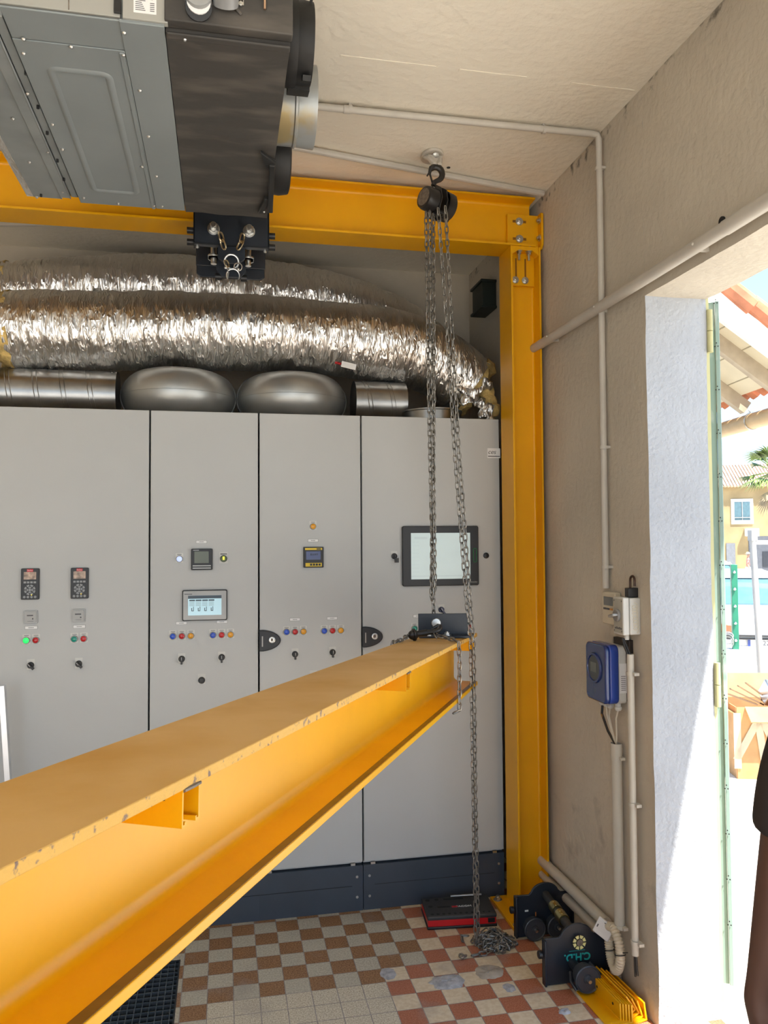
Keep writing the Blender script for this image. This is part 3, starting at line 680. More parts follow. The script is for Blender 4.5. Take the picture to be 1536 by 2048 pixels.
# ------------------------------------------------------------------ ceiling fan coil unit
UZ = 2.82; UX0, UX1, UXM = -1.10, -.455, -.745; UY0, UY1 = -1.66, -.64
hv = thing('ceiling_air_unit', (-.78, -1.15, UZ), 'grey and black ducted air handling unit hung under the ceiling', 'air conditioner')
b = B(); b.bb(UX0, UXM, UY0+.01, UY1, UZ+.004, 3.15); obj('casing', b, HVP, hv, bevel=.002)
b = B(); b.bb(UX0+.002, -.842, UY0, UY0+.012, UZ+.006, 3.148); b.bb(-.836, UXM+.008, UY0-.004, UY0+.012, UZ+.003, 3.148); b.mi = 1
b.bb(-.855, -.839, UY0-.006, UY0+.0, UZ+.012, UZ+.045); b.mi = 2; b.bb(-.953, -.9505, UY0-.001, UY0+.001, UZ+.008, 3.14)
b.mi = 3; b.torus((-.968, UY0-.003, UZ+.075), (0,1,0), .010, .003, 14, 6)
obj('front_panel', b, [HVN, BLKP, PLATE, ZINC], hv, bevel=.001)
b = B(); b.bb(-.812, -.762, UY0-.0055, UY0-.004, UZ+.018, UZ+.058); b.mi = 1
for k in range(6): b.bb(-.808, -.786-.002*k % .01, UY0-.006, UY0-.0055, UZ+.024+k*.0045, UZ+.0255+k*.0045)
for k in range(5): b.bb(-.776, -.766, UY0-.006, UY0-.0055, UZ+.024+k*.0045, UZ+.0255+k*.0045)
b.bb(-.806, -.77, UY0-.006, UY0-.0055, UZ+.051, UZ+.053)
obj('rating_label', b, [WHITE, INK], hv)
b = B(); b.bb(UX0+.002, -.842, UY0+.004, -1.548, UZ-.001, UZ+.004); b.bb(UX0+.002, -.845, -1.545, UY1+.006, UZ-.003, UZ+.004)
obj('access_panel', b, HVP, hv, bevel=.001)
b = B(); ring = []
for cx, cy, a0 in ((-.915, -.765, 0), (-1.018, -.765, PI/2), (-1.018, -1.422, PI), (-.915, -1.422, 3*PI/2)):
    for k in range(5): ring.append(V((cx+.018*math.cos(a0+PI/2*k/4), cy+.018*math.sin(a0+PI/2*k/4), UZ-.003)))
vs = []
for off, z in ((-.010, 0), (-.004, -.005), (.004, -.005), (.010, 0)):
    row = []
    for i, p in enumerate(ring):
        t = (ring[(i+1) % len(ring)]-ring[i-1]).normalized(); nrm = V((t.y, -t.x, 0)); row.append(b.bm.verts.new(p+nrm*off+Z3*z))
    vs.append(row)
b.rings(vs, caps=False); obj('embossed_rib', b, HVP, hv, smooth=60)
b = B(); b.bb(-.844, UXM, UY0+.002, UY1+.004, UZ-.004, UZ+.004); b.bb(-.858, -.848, -1.54, UY1+.006, UZ-.006, UZ-.002); obj('edge_strip', b, HVP, hv, bevel=.001)
SCREWS = [(x, y, UZ-.003) for x, y in ((-1.072,-1.551),(-.968,-1.542),(-1.085,-1.493),(-.850,-1.533),(-.826,-1.384),(-.825,-1.147),(-.823,-.892),(-1.085,-1.163),(-1.085,-1.019),(-1.080,-.679),(-.971,-.654),(-.838,-1.62),(-.822,-.66),(-.85,-.66),(-.862,-.95))]+[(x, y, UZ+.004) for x, y in ((-1.12,-1.30),(-1.135,-.98),(-1.145,-.70),(-1.19,-1.16),(-1.205,-.90),(-1.24,-.64))]
multi('screw', ZINC, hv, [lambda b, p=p: b.lathe([(.0055, 0), (.0055, .002), (.003, .005), (.0005, .0055)], p, (0,0,-1), 10) for p in SCREWS])
b = B()
for x, y in ((-1.101,-1.40),(-1.107,-1.24),(-1.112,-1.10),(-1.117,-.93),(-1.122,-.80),(-1.222,-.66),(-.84,-1.6),(-.858,-1.28)): b.cyl((x, y, UZ-.003), (x, y, UZ+.012), .004, n=8)
obj('screw_holes', b, SEAM, hv)
# side return plenum
b = B(); b.bb(-1.125, -1.103, UY0+.05, -.655, UZ+.006, 3.14); b.bb(-1.160, -1.127, UY0+.05, -.655, UZ+.001, 3.14); b.bb(-1.252, -1.158, UY0-.2, -.632, UZ+.006, 3.14)
b.tube([(-1.159, UY0-.2, UZ+.004), (-1.159, -.64, UZ+.004)], .003, 6); b.tube([(-1.128, UY0+.05, UZ+.001), (-1.128, -.655, UZ+.001)], .003, 6)
obj('side_plenum', b, GALV, hv, bevel=.0015)
b = B(); b.bb(-1.275, -1.249, UY0-.2, -.625, UZ+.010, 3.12); obj('foil_tape', b, FOIL, hv)
# black foam wrapped section
b = B(); nx, ny = 10, 40
g = [[b.bm.verts.new(V((UXM+.002+(UX1-UXM-.002)*i/nx, UY0+.02+(UY1-UY0-.02+.012)*j/ny, UZ-.004-.004*noise.noise(V((i*.35, j*.33, 2)))-(.008 if .42 < j/ny < .46 else 0)*math.sin(PI*i/nx)))) for j in range(ny+1)] for i in range(nx+1)]
tp = [[b.bm.verts.new(V((v.co.x, v.co.y, 3.15))) for v in row] for row in g]
for i in range(nx):
    for j in range(ny): b.face([g[i][j], g[i+1][j], g[i+1][j+1], g[i][j+1]])
for i in range(nx):
    for j in (0, ny): b.face([g[i][j], g[i+1][j], tp[i+1][j], tp[i][j]])
for j in range(ny):
    for i in (0, nx): b.face([g[i][j], g[i][j+1], tp[i][j+1], tp[i][j]])
obj('foam_jacket', b, FOAM, hv, smooth=50)
b = B(); b.bb(UXM+.001, UX1+.004, UY0-.012, UY0+.018, UZ+.006, 3.148); b.bb(UXM+.004, UX1, UY0+.014, UY0+.035, UZ-.010, UZ-.003)
b.box((-.625, UY0-.016, UZ+.095), (.008, .006, .16), Matrix.Rotation(-.75, 3, 'Y')); obj('foam_front', b, FOAM, hv, bevel=.003)
b = B(); b.lathe([(.031, 0), (.031, .028), (.024, .030), (.0115, .030), (.0115, .005)], (-.668, UY0-.012, UZ+.060), (-.0,-1,.0), 24); b.mi = 1
b.lathe([(.027, 0), (.027, .020)], (-.668, UY0-.012, UZ+.050), (.05,-1,-.25), 20); b.mi = 2; b.lathe([(.030, 0), (.030, .014)], (-.668, UY0-.012, UZ+.040), (.05,-1,-.3), 20)
obj('drain_spigot', b, [mat('translucent grey', (.32, .33, .33), .3), WHITE, BLKP], hv)
b = B(); b.tube([(-.605, UY0-.03, UZ+.35), (-.606, UY0-.035, UZ+.20), (-.607, UY0-.04, UZ+.10), (-.607, UY0-.036, UZ+.075), (-.607, UY0-.012, UZ+.058)], .030, 20); obj('drain_pipe', b, mat('grey pvc pipe', (.24, .245, .25), .35), hv)
b = B(); b.tube([(-.517, UY0-.018, UZ+.055), (-.517, UY0-.018, UZ+.30)], .003, 8); obj('copper_tube', b, mat('copper tube', (.72, .50, .36), .3, 1.), hv)
b = B(); b.hexbolt((-.572, UY0-.012, UZ+.062), (0,-1,0), .006, .006); b.tube([(-.566, UY0-.014, UZ+.06), (-.566, UY0-.014, UZ+.25)], .0015, 6); b.lathe([(.0055, 0), (.003, .005)], (-.70, UY0+.03, UZ-.008), (0,0,-1), 10); obj('fixings', b, ZINC, hv)
# outlet collars on the right flank
def spigot(name, yc, zc, r, ln, m, extra=None):
    b = B(); x = UX1+.003
    b.lathe([(r, 0), (r, ln*.42), (r+.004, ln*.45), (r+.004, ln*.5), (r, ln*.53), (r*1.03, ln), (r*.98, ln), (r*.96, .004)], (x, yc, zc), X3, 40, caps=False)
    return obj(name, b, m, hv)
SPG = mat('glued galvanised collar', (.40, .42, .42), .42, .6, .1, 5, .05, 40, col2=(.42, .34, .18), thr=(.55, .63))
spigot('duct_collar', -1.085, 2.985, .116, .118, SPG)
b = B(); x = UX1+.003
for k, (ln, r) in enumerate(((.034, .108), (.048, .102))):
    b.lathe([(r*.9, 0), (r, .006), (r*1.02, ln*.5), (r, ln), (r*.9, ln)], (x+(0 if k == 0 else .028), -1.385, 2.99), X3, 32)
b.box((x+.060, -1.37, 2.905), (.022, .12, .014), Matrix.Rotation(.5, 3, 'X')); b.box((x+.045, -1.33, 2.895), (.06, .05, .016), Matrix.Rotation(.2, 3, 'X'))
b.tube([(x+.066, -1.47, 3.05), (x+.074, -1.50, 3.09)], .004, 6)
obj('foam_collar', b, BLACKF, hv)
b = B(); b.lathe([(.10, 0), (.112, .006), (.114, .03), (.108, .062), (.095, .066)], (x, -.80, 2.95), X3, 28); b.box((x-.004, -.90, UZ-.016), (.018, .35, .022), Matrix.Rotation(-.04, 3, 'Z')); b.box((x-.02, -.76, UZ-.014), (.02, .12, .015), Matrix.Rotation(.15, 3, 'Z'))
b.prism([(0, 0), (.05, .06), (.05, .12), (.02, .09)], (x-.05, -1.14, UZ-.008), X3, Y3, (0,0,-.012)); b.mi = 1; b.box((x-.018, -.72, UZ-.022), (.008, .010, .006))
obj('foam_flaps', b, [BLACKF, ZINC], hv, bevel=.003)

# ------------------------------------------------------------------ beam trolleys
def letters(par, body, o, ex, ey, size, m): return text('lettering', body, o, ex, ey, size, m, par)
tr = thing('beam_trolley', (-.578, -.13, 2.78), 'dark navy trolley clamped on the overhead beam with hanging chain', 'trolley')
b = B(); b.bb(-.730, -.425, -.262, -.254, 2.842, 3.02); b.bb(-.730, -.722, -.262, -.20, 2.842, 3.02); b.bb(-.433, -.425, -.262, -.20, 2.842, 3.02); b.bb(-.730, -.425, -.262, -.225, 2.842, 2.850)
obj('side_plate', b, NAVY, tr, bevel=.003)
b = B(); b.bb(-.728, -.428, .0, .008, 2.842, 3.02); b.prism([(-.148, .06), (.148, .06), (.148, -.02), (.130, -.034), (-.130, -.034), (-.148, -.02)], (-.578, .01, 2.83), X3, Z3, (0,.008,0)); obj('side_plate', b, NAVY, tr, bevel=.003)
hg = B(); b = hg; b.prism([(-.062, .09), (.062, .09), (.062, -.02), (.040, -.045), (-.040, -.045), (-.062, -.02)], (-.578, -.135, 2.80), X3, Z3, (0,.014,0)); obj('hanger_plate', b, NAVY, tr, bevel=.002); b = B(); b.prism([(-.055, .10), (.055, .10), (.055, .02), (.03, 0), (-.03, 0), (-.055, .02)], (-.578, -.245, 2.775), X3, Z3, (0,.012,0)); obj('hanger_plate', b, NAVY, tr, bevel=.002)
for sx in (-1, 1):
    multi('roller_buffer', BLKP, tr, [lambda b, z=z: b.cyl((-.578+sx*.150, -.235, z), (-.578+sx*.178, -.235, z), .013, n=18) for z in (2.903, 2.855)])
    multi('pin_head', BLKP, tr, [lambda b: b.cyl((-.578+sx*.040, -.12, 2.757), (-.578+sx*.066, -.12, 2.757), .014, n=18)])
for sx in (-1, 1):
    b = B(); b.lathe([(.030, 0), (.032, .012), (.030, .026), (.02, .028)], (-.578+sx*.10, -.205, 2.985), (0,1,0), 24); obj('wheel', b, NAVY, tr)
for xx in (-.650, -.508):
    b = B(); b.lathe([(.025, 0), (.025, .004), (.021, .005)], (xx, -.262, 2.905), (0,-1,0), 24); b.cyl((xx, -.266, 2.905), (xx, -.290, 2.905), .0205, n=6); b.lathe([(.0125, 0), (.0125, .020), (.010, .023), (.002, .023)], (xx, -.290, 2.905), (0,-1,0), 16)
    b.cyl((xx, -.25, 2.905), (xx, .01, 2.905), .012, n=14)
    for k in range(4): b.lathe([(.024, 0), (.024, .005)], (xx, -.17+k*.012, 2.83), (0,0,-1), 16)
    b.cyl((xx, -.15, 2.87), (xx, -.15, 2.80), .013, n=14)
    obj('spacer_bolt', b, ZINC, tr)
multi('bolt', ZINC, tr, [lambda b, x=x: b.hexbolt((x, -.23, 2.842), (0,0,-1), .007, .006) for x in (-.715, -.441)])
for sx in (-1, 1):
    b = B(); chain(b, [(-.578+sx*.045, -.276, 2.885), (-.578+sx*.036, -.277, 2.845), (-.578+sx*.014, -.276, 2.795)], .032, .021, .0038); obj('safety_chain', b, CHAINZ, tr)
b = B(); chain(b, [(-.60, -.27, 2.775), (-.592, -.275, 2.745)], .026, .018, .003)
obj('safety_chain', b, CHAINZ, tr)
b = B(); b.torus((-.578, -.270, 2.772), (0,1,.2), .028, .0042, 24, 8); b.tube([(-.603, -.275, 2.765), (-.590, -.275, 2.725), (-.594, -.275, 2.70)], .0025, 6)
b.torus((-.572, -.272, 2.715), (0,1,.1), .026, .0026, 20, 6, arc=(-2.2, 2.2)); b.torus((-.552, -.272, 2.752), (0,.8,.6), .016, .0024, 18, 6)
b.ball((-.602, -.274, 2.745), .006, 8, 6); b.ball((-.552, -.274, 2.742), .006, 8, 6)
obj('shackle', b, ZINC, tr)

ft = thing('beam_trolley', (.67, -.56, 0), 'dark navy beam trolley standing on the tiled floor in the corner', 'trolley')
FY, RY = -.727, -.375
pl = [(-.137, .003), (.125, .003), (.125, .172), (.105, .172)]
pl = [(-.130, .008), (-.122, .002), (.115, .002), (.122, .008), (.122, .168), (.075, .170)]+[(.005+.062*math.cos(a), .168+.046*math.sin(a)) for a in [.25+(PI-.5)*k/10 for k in range(11)]]+[(-.065, .170), (-.130, .172)]
for nm, yy, s in (('front', FY, 1), ('rear', RY, -1)):
    b = B(); x = .667 if s == 1 else .692
    b.prism(pl, (x, yy, 0), X3, Z3, (0, .010, 0))
    for sx in (-.130, .116): b.prism([(0, .008), (.008, .008), (.008, .172), (0, .172)], (x+sx, yy-.020 if s == 1 else yy-.02, 0), X3, Z3, (0, .030, 0))
    sp_ = obj('side_plate', b, NAVY, ft, bevel=.0025)
    multi('buffer', BLKP, sp_, [lambda b, sx=sx: b.lathe([(.014, 0), (.014, .012), (.011, .014)], (x+sx, yy+.004, .115 if sx < 0 else .14), (-1 if sx < 0 else 1, 0, 0), 18) for sx in (-.133, .126)])
b = B(); b.cyl((.700, RY+.01, .165), (.676, FY-.012, .155), .017, n=20); ax_ = obj('axle', b, DKP, ft)
b = B(); p0 = V((.700, RY+.01, .165)); p1 = V((.676, FY-.012, .155))
for a0, a1 in ((.28, .40), (.46, .60)): b.cyl(p0.lerp(p1, a0), p0.lerp(p1, a1), .0225, n=20)
for a0 in (.30, .38, .5, .56): b.ball(p0.lerp(p1, a0)+V((-.006, -.004, .021)), .0035, 8, 6)
obj('spacer_sleeves', b, GOLD, ft)
b = B(); nut = V((.675, FY-.0125, .152))
for k in range(8):
    a = k*PI/4+PI/8; b.prism([(r*math.cos(a+q), r*math.sin(a+q)) for r, qs in ((.015, (-.26, .26)), (.026, (.28, -.28))) for q in qs], nut, X3, Z3, (0,-.003,0))
obj('castle_ring', b, mat('pale yellow paint', (.72, .66, .28), .5), ft)
b = B(); b.lathe([(.012, 0), (.012, .006), (.003, .007)], nut, (0,-1,0), 18); obj('axle_nut', b, PLATE, ft)
text('maker_lettering', 'C.H.D.', (.672, FY-.0008, .094), (-1,0,0), (0,0,-1), .037, mat('turquoise lettering', (.02, .36, .33), .5), ft, bold=.0012)
b = B(); b.bb(.640, .703, FY-.001, FY, .1155, .117); obj('lettering_rule', b, mat('turquoise lettering', (.02, .36, .33), .5), ft)
def wheel(c, r, ax, wd):
    b = B(); b.lathe([(r*.62, -wd*1.3), (r*.78, -wd*1.2), (r*.80, -.1*wd), (r, 0), (r, wd*.42), (r*.93, wd*.5), (r*.86, wd*.36), (r*.55, wd*.36), (r*.34, wd*.30), (r*.30, wd*.42), (r*.12, wd*.44), (.0005, wd*.44)], c, ax, 36)
    o = obj('wheel', b, mat('wheel grey paint', (.035, .042, .054), .38, 0, .1, 10), ft)
    b = B(); b.cyl(V(c)+V(ax)*wd*.4, V(c)+V(ax)*(wd*.4+.016), r*.13, n=12); obj('wheel_pin', b, ZINC, o)
wheel((.668, -.812, .062), .049, (0,-1,0), .030)
b = B(); b.cyl((.650, FY+.005, .075), (.664, -.79, .064), .017, n=16); b.tube([(.622, -.775, .07), (.612, -.80, .05), (.625, -.82, .028)], .006, 8); b.tube([(.70, -.765, .09), (.728, -.80, .06), (.745, -.84, .03)], .006, 8); obj('wheel_hub', b, NAVY, ft)
wheel((.636, RY-.03, .048), .046, (0,-1,0), .028); wheel((.735, RY-.03, .048), .046, (0,-1,0), .028)
b = B(); b.bb(.607, .622, RY-.003, RY-.001, .105, .111); b.mi = 1; b.bb(.652, .656, RY-.003, RY-.001, .083, .099); obj('rating_tag', b, [WHITE, mat('orange tag', (.6, .2, .05), .5)], ft)

# ------------------------------------------------------------------ ducts on top of the cabinets
def foil_duct(name, pts, rad, label, ends, squash=.97):
    pts = [V(p) for p in pts]
    # resample through a smooth spline
    def cr(p0, p1, p2, p3, t): return .5*((2*p1)+(p2-p0)*t+(2*p0-5*p1+4*p2-p3)*t*t+(3*p1-p0-3*p2+p3)*t**3)
    dense = []; E_ = [pts[0]*2-pts[1]]+pts+[pts[-1]*2-pts[-2]]
    for i in range(1, len(E_)-2):
        for k in range(60): dense.append(cr(E_[i-1], E_[i], E_[i+1], E_[i+2], k/60))
    dense.append(pts[-1])
    L_ = [0]
    for i in range(1, len(dense)): L_.append(L_[-1]+(dense[i]-dense[i-1]).length)
    n = int(L_[-1]/.0062); b = B(); j = 0; rows = []; NR = 72; seed = random.uniform(0, 50)
    for i in range(n+1):
        s = L_[-1]*i/n
        while j < len(L_)-2 and L_[j+1] < s: j += 1
        k = (s-L_[j])/max(1e-9, L_[j+1]-L_[j]); c = dense[j].lerp(dense[j+1], k); t = (dense[min(j+1, len(dense)-1)]-dense[max(j-1, 0)]).normalized()
        up = (Z3-t*Z3.dot(t)).normalized(); sd = t.cross(up); row = []
        r0 = rad(i/n) if callable(rad) else rad
        for q in range(NR):
            a = 2*PI*q/NR; ca, sa = math.cos(a), math.sin(a)
            w1 = noise.noise(V((s*58+seed, ca*1.6, sa*1.6))); w2 = noise.noise(V((s*21+seed, ca*2.6+9, sa*2.6))); w3 = noise.noise(V((s*3.2, ca*.9, sa*.9+seed)))
            w4 = 1-abs(noise.noise(V((s*34+seed, ca*4+3, sa*4+2))))*2
            r = r0*(1+.014*w1+.026*w2+.05*w3+.022*w4)
            row.append(b.bm.verts.new(c+(up*ca*squash+sd*sa)*r))
        rows.append(row)
    b.rings(rows, caps=False)
    t = thing(name, (dense[len(dense)//2].x, dense[len(dense)//2].y, dense[len(dense)//2].z-.17), label, 'duct')
    obj('foil_sleeve', b, FOIL, t, smooth=18)
    for e in ends:
        c = dense[0] if e == 0 else dense[-1]; ax = (dense[0]-dense[4]) if e == 0 else (dense[-1]-dense[-5]); ax.normalize()
        r0 = (rad(0 if e == 0 else 1) if callable(rad) else rad)
        b = B(); up = (Z3-ax*Z3.dot(ax)).normalized(); sd = ax.cross(up); rr = []
        for h, kf in ((-.02, .99), (.02, .98), (.045, .86), (.035, .62), (.02, .6), (-.06, .58)):
            row = []
            for q in range(36):
                a = 2*PI*q/36; k = 1+.10*noise.noise(V((math.cos(a)*2, math.sin(a)*2, h*30+e*9)))
                row.append(b.bm.verts.new(c+ax*(h+.02*noise.noise(V((math.cos(a)*3, math.sin(a)*3, e*4+1))))+(up*math.cos(a)+sd*math.sin(a))*r0*kf*k))
            rr.append(row)
        b.rings(rr, caps=True); obj('glass_wool_lining', b, WOOL, t)
    return t
lo = foil_duct('insulated_duct', [(-1.565, .36, 2.605), (-1.2, .36, 2.625), (-.75, .36, 2.645), (-.2, .36, 2.645), (.22, .36, 2.612), (.46, .355, 2.535), (.635, .34, 2.415)], lambda k: .186 if k < .8 else .186-.02*(k-.8)/.2, 'crinkled silver foil duct lying on the cabinet tops, resting on the two bends', (0, 1))
hi = foil_duct('insulated_duct', [(-1.655, .69, 2.865), (-1.2, .69, 2.925), (-.72, .69, 2.955), (-.2, .69, 2.935), (.10, .69, 2.875), (.36, .68, 2.76), (.52, .67, 2.63)], .172, 'crinkled silver foil duct higher one against the back wall', (0,))
# ragged wool tuft and foil rags at the right end
b = B()
for k in range(5):
    c = V((.640+.015*k, .23-.012*k, 2.455-.045*k)); b.ball(c, (.050-.004*k, .03, .040), 14, 8, Matrix.Rotation(-.6+.2*k, 3, 'Y'))
for v in b.bm.verts: v.co += noise.noise_vector(v.co*22)*.014
obj('wool_tuft', b, WOOL, lo)
b = B()
for (c, e) in (((0.545, .20, 2.40), (.02, -.02, -.10)), ((0.620, .19, 2.33), (.03, -.02, -.09)), ((0.660, .17, 2.30), (.015, -.02, -.10)), ((0.575, .18, 2.33), (.10, -.02, .08))):
    c = V(c); e = V(e); q = V((e.z, .3*abs(e.z), -e.x)).normalized()*.022; rows = []
    for i in range(9):
        t = i/8; rows.append([b.bm.verts.new(c+e*t+q*s*(1+.5*math.sin(t*9))+noise.noise_vector(V((t*6, s, c.x*9)))*.014) for s in (-1, -.3, .3, 1)])
    for i in range(8):
        for j in range(3): b.face([rows[i][j], rows[i+1][j], rows[i+1][j+1], rows[i][j+1]])
o = obj('foil_rags', b, FOIL, lo); md = o.modifiers.new('thick', 'SOLIDIFY'); md.thickness = .002
def spiral(name, x0, x1, y, z, r, label):
    b = B(); b.tube([(x0, y, z), (x1, y, z)], r, 40); n = int((x1-x0)/.115*24); 
    for ph in (0, .018): b.tube([(x0+.115*(i/24)+ph, y+math.cos(2*PI*i/24)*(r+.0005), z+math.sin(2*PI*i/24)*(r+.0005)) for i in range(n-3)], .0022, 6)
    return single(name, b, GALV2, label, 'duct')
spiral('spiral_duct', -2.3, -1.09, .335, 2.318, .112, 'dark galvanised spiral duct lying on the cabinet with two keypads')
spiral('spiral_duct', .02, .275, .335, 2.318, .108, 'short galvanised spiral duct beside the open collar ring')
def bend(xc, label):
    t = thing('pressed_duct_bend', (xc, .36, 2.205), label, 'duct bend', 'pressed steel duct bends')
    R0, r, zc = .148, .118, 2.325; b = B(); rows = []
    for i in range(25):
        a = PI+PI*i/24; rows.append([b.bm.verts.new(V((xc+math.cos(a)*(R0+r*math.cos(q)), .385+math.sin(a)*(R0+r*math.cos(q)), zc+r*math.sin(q)))) for q in [2*PI*k/32 for k in range(32)]])
    b.rings(rows, caps=False); obj('bend', b, BENDM, t, smooth=60)
    b = B()
    for sx in (-1, 1):
        b.lathe([(r+.004, -.02), (r+.005, -.012), (r+.001, -.010), (r+.001, .10)], (xc+sx*R0, .385, zc), Y3, 32, caps=False)
        b.torus((xc+sx*(R0), .386, zc), Y3, r+.002, .004, 32, 6)
    obj('end_collar', b, BENDM, t)
    b = B(); b.tube([(xc+math.cos(a)*(R0+r+.0008), .385+math.sin(a)*(R0+r+.0008), zc-.004) for a in [PI+PI*i/24 for i in range(25)]], .0012, 6); obj('seam', b, BENDM, t)
bend(-.818, 'rounded galvanised duct bend on the cabinets, next to the long spiral duct'); bend(-.278, 'rounded galvanised duct bend on the cabinets, next to the short spiral duct')
b = B(); b.lathe([(.145, 0), (.145, .055), (.149, .058), (.149, .064), (.145, .066), (.138, .066), (.138, .004)], (.395, .235, 2.2), Z3, 40, caps=False); b.mi = 1; b.bb(.345, .365, .0885, .0895, 2.225, 2.245)
single('duct_collar_ring', b, [GALV2, WHITE], 'open galvanised collar ring on the cabinet top beside the chains', 'duct collar')
b = B()
for k in range(6): b.box((-.085+.012*k, .165, 2.475-.003*k), (.018, .012, .008), Matrix.Rotation(.3*k, 3, 'Y'))
single('red_tape_scrap', b, RED, 'small red tape scrap on the lower foil duct', 'tape scrap')
b = B(); b.box((-.03, .155, 2.462), (.07, .003, .028), Matrix.Rotation(.2, 3, 'Y')); single('duct_label', b, WHITE, 'white paper label stuck on the lower foil duct', 'label')
b = B(); b.bb(.738, .815, .45, .62, 2.874, 3.012); b.bb(.728, .815, .44, .63, 3.006, 3.020); b.bb(.728, .815, .44, .63, 2.866, 2.880)
single('junction_box', b, mat('dark green box paint', (.012, .02, .017), .5), 'dark green metal box high on the wall behind the yellow column', 'box', bevel=.002)

# ------------------------------------------------------------------ conduits and fittings on the walls
def clip(b, p, ax, r, off):
    p = V(p); ax = V(ax).normalized(); b.lathe([(r+.001, -.006), (r+.003, -.006), (r+.003, .006), (r+.001, .006)], p, ax, 16); o2 = V(off); b.box(p+o2*.5+o2.normalized()*.004, (.010+abs(o2.x)*.6, .010+abs(o2.y)*.6, .010+abs(o2.z)*.6))
t = thing('ceiling_conduit', (.2, -.755, CEIL), 'painted conduit run along the ceiling and down the door wall', 'conduit')
b = B(); b.tube([(-.9, -.755, 3.180), (-.16, -.755, 3.180), (.40, -.755, 3.183), (.775, -.760, 3.183)], .0125, 12); b.tube([(-.9, -.735, 3.196), (.77, -.742, 3.196)], .007, 8); obj('ceiling_run', b, PIPE, t)
b = B(); b.tube([(.765, -.760, 3.183), (.790, -.760, 3.180), (.797, -.760, 3.165), (.797, -.760, 3.0), (.797, -.755, 1.45)], .0125, 12); obj('wall_drop', b, PIPE, t)
multi('clip', PIPE, t, [lambda b, x=x: clip(b, (x, -.756, 3.182), X3, .0125, (0,.012,.02)) for x in (-.165, .575)]+[lambda b, z=z: clip(b, (.797, -.758, z), Z3, .0125, (.018,-.012,0)) for z in (3.05, 1.98, 1.53)])
b = B(); b.tube([(-.19, -.755, 3.18), (-.165, -.755, 3.18)], .0145, 12); obj('socket', b, PIPE, t)
b = B(); b.tube([(-.9, -.545, 3.187), (-.305, -.433, 3.187), (.579, -.263, 3.190), (.80, -.22, 3.192)], .014, 10); single('ceiling_pipe', b, PIPE, 'painted pipe crossing the ceiling diagonally behind the hoist', 'pipe')
b = B(); b.tube([(-2.4, .70, 3.18), (-1.40, .50, 3.18), (-.9, .36, 3.185), (-.3, .24, 3.19)], .016, 10); single('ceiling_pipe', b, PIPE, 'painted pipe on the ceiling behind the grey end of the air unit', 'pipe')
t = thing('wall_pipe', (.79, -1.2, 2.47), 'thick painted pipe running level along the wall above the doorway', 'pipe')
b = B(); b.tube([(.785, -.06, 2.510), (.785, -1.05, 2.512), (.785, -2.2, 2.517), (.785, -4.5, 2.525)], .0205, 16); obj('pipe', b, PIPE, t)
b = B(); b.tube([(.785, -1.53, 2.514), (.785, -4.5, 2.526)], .0225, 16); obj('socket_length', b, PIPE, t)
multi('clip', PIPE, t, [lambda b, y=y: b.ball((.765, y, 2.515), .005, 8, 6).box((.803, y, 2.50), (.028, .012, .012)) for y in (-.32, -.76, -1.40)])
# controller, isolator, transmitter
t = thing('wall_thermostat', (.817, -.755, 1.32), 'beige room controller with grey display behind the isolator', 'controller')
b = B(); b.bb(.790, .817, -.835, -.735, 1.318, 1.437); o = obj('case', b, CREAM, t, bevel=.005)
b = B(); b.bb(.7885, .7905, -.823, -.752, 1.388, 1.420); obj('display', b, mat('grey display', (.16, .17, .17), .3), t)
b = B(); b.bb(.788, .7905, -.795, -.775, 1.372, 1.379); b.bb(.788, .7905, -.77, -.75, 1.372, 1.379); b.mi = 1; b.bb(.788, .7905, -.82, -.80, 1.372, 1.379); obj('keys', b, [INK, mat('orange key', (.5, .22, .05), .5)], t)
t = thing('isolator_switch', (.817, -.93, 1.30), 'light grey isolator box with rotary knob on the right wall', 'switch')
b = B(); b.bb(.776, .817, -.969, -.898, 1.300, 1.428); obj('base', b, GREYP, t, bevel=.004)
b = B(); b.bb(.750, .774, -.969, -.898, 1.299, 1.430); cv = obj('cover', b, GREYP, t, bevel=.004)
b = B(); b.bb(.7492, .7504, -.964, -.903, 1.305, 1.424); obj('front_plate', b, mat('grey front plate', (.40, .39, .34), .5), cv)
b = B(); b.lathe([(.022, 0), (.022, .007), (.019, .010), (.016, .010)], (.7492, -.932, 1.366), (-1,0,0), 28); k_ = obj('rotary_knob', b, mat('grey knob', (.25, .25, .25), .4), cv)
b = B(); b.box((.730, -.932, 1.366), (.020, .009, .038), Matrix.Rotation(1.35, 3, 'X')); obj('knob_grip', b, SILV, cv, bevel=.003)
b = B()
for k in range(5): b.bb(.7488, .7494, -.958+k*.010, -.951+k*.010, 1.318, 1.324+.002*(k % 2))
for y, z in ((-.960, 1.312), (-.907, 1.312), (-.960, 1.417), (-.907, 1.417)): b.cyl((.7492, y, z), (.7484, y, z), .0025, n=8)
obj('marking', b, INK, cv)
b = B()
pts = [V((.793+.010*math.sin(i*.9)+.004*(i/40), -.9705, 1.405-.070*i/46+.008*math.cos(i*.9))) for i in range(60)]
b.tube(pts, .0014, 6); obj('coiled_wire', b, mat('pale wire', (.70, .66, .55), .4), t)
b = B(); b.cyl((.780, -.935, 1.300), (.780, -.935, 1.280), .009, n=12); obj('cable_gland', b, GREYP, t)
t = thing('hooked_sensor', (.795, -.945, 1.43), 'black block with hooked brown rod standing above the isolator box', 'sensor')
b = B(); b.bb(.778, .817, -.958, -.930, 1.430, 1.462); obj('block', b, BLKP, t, bevel=.002)
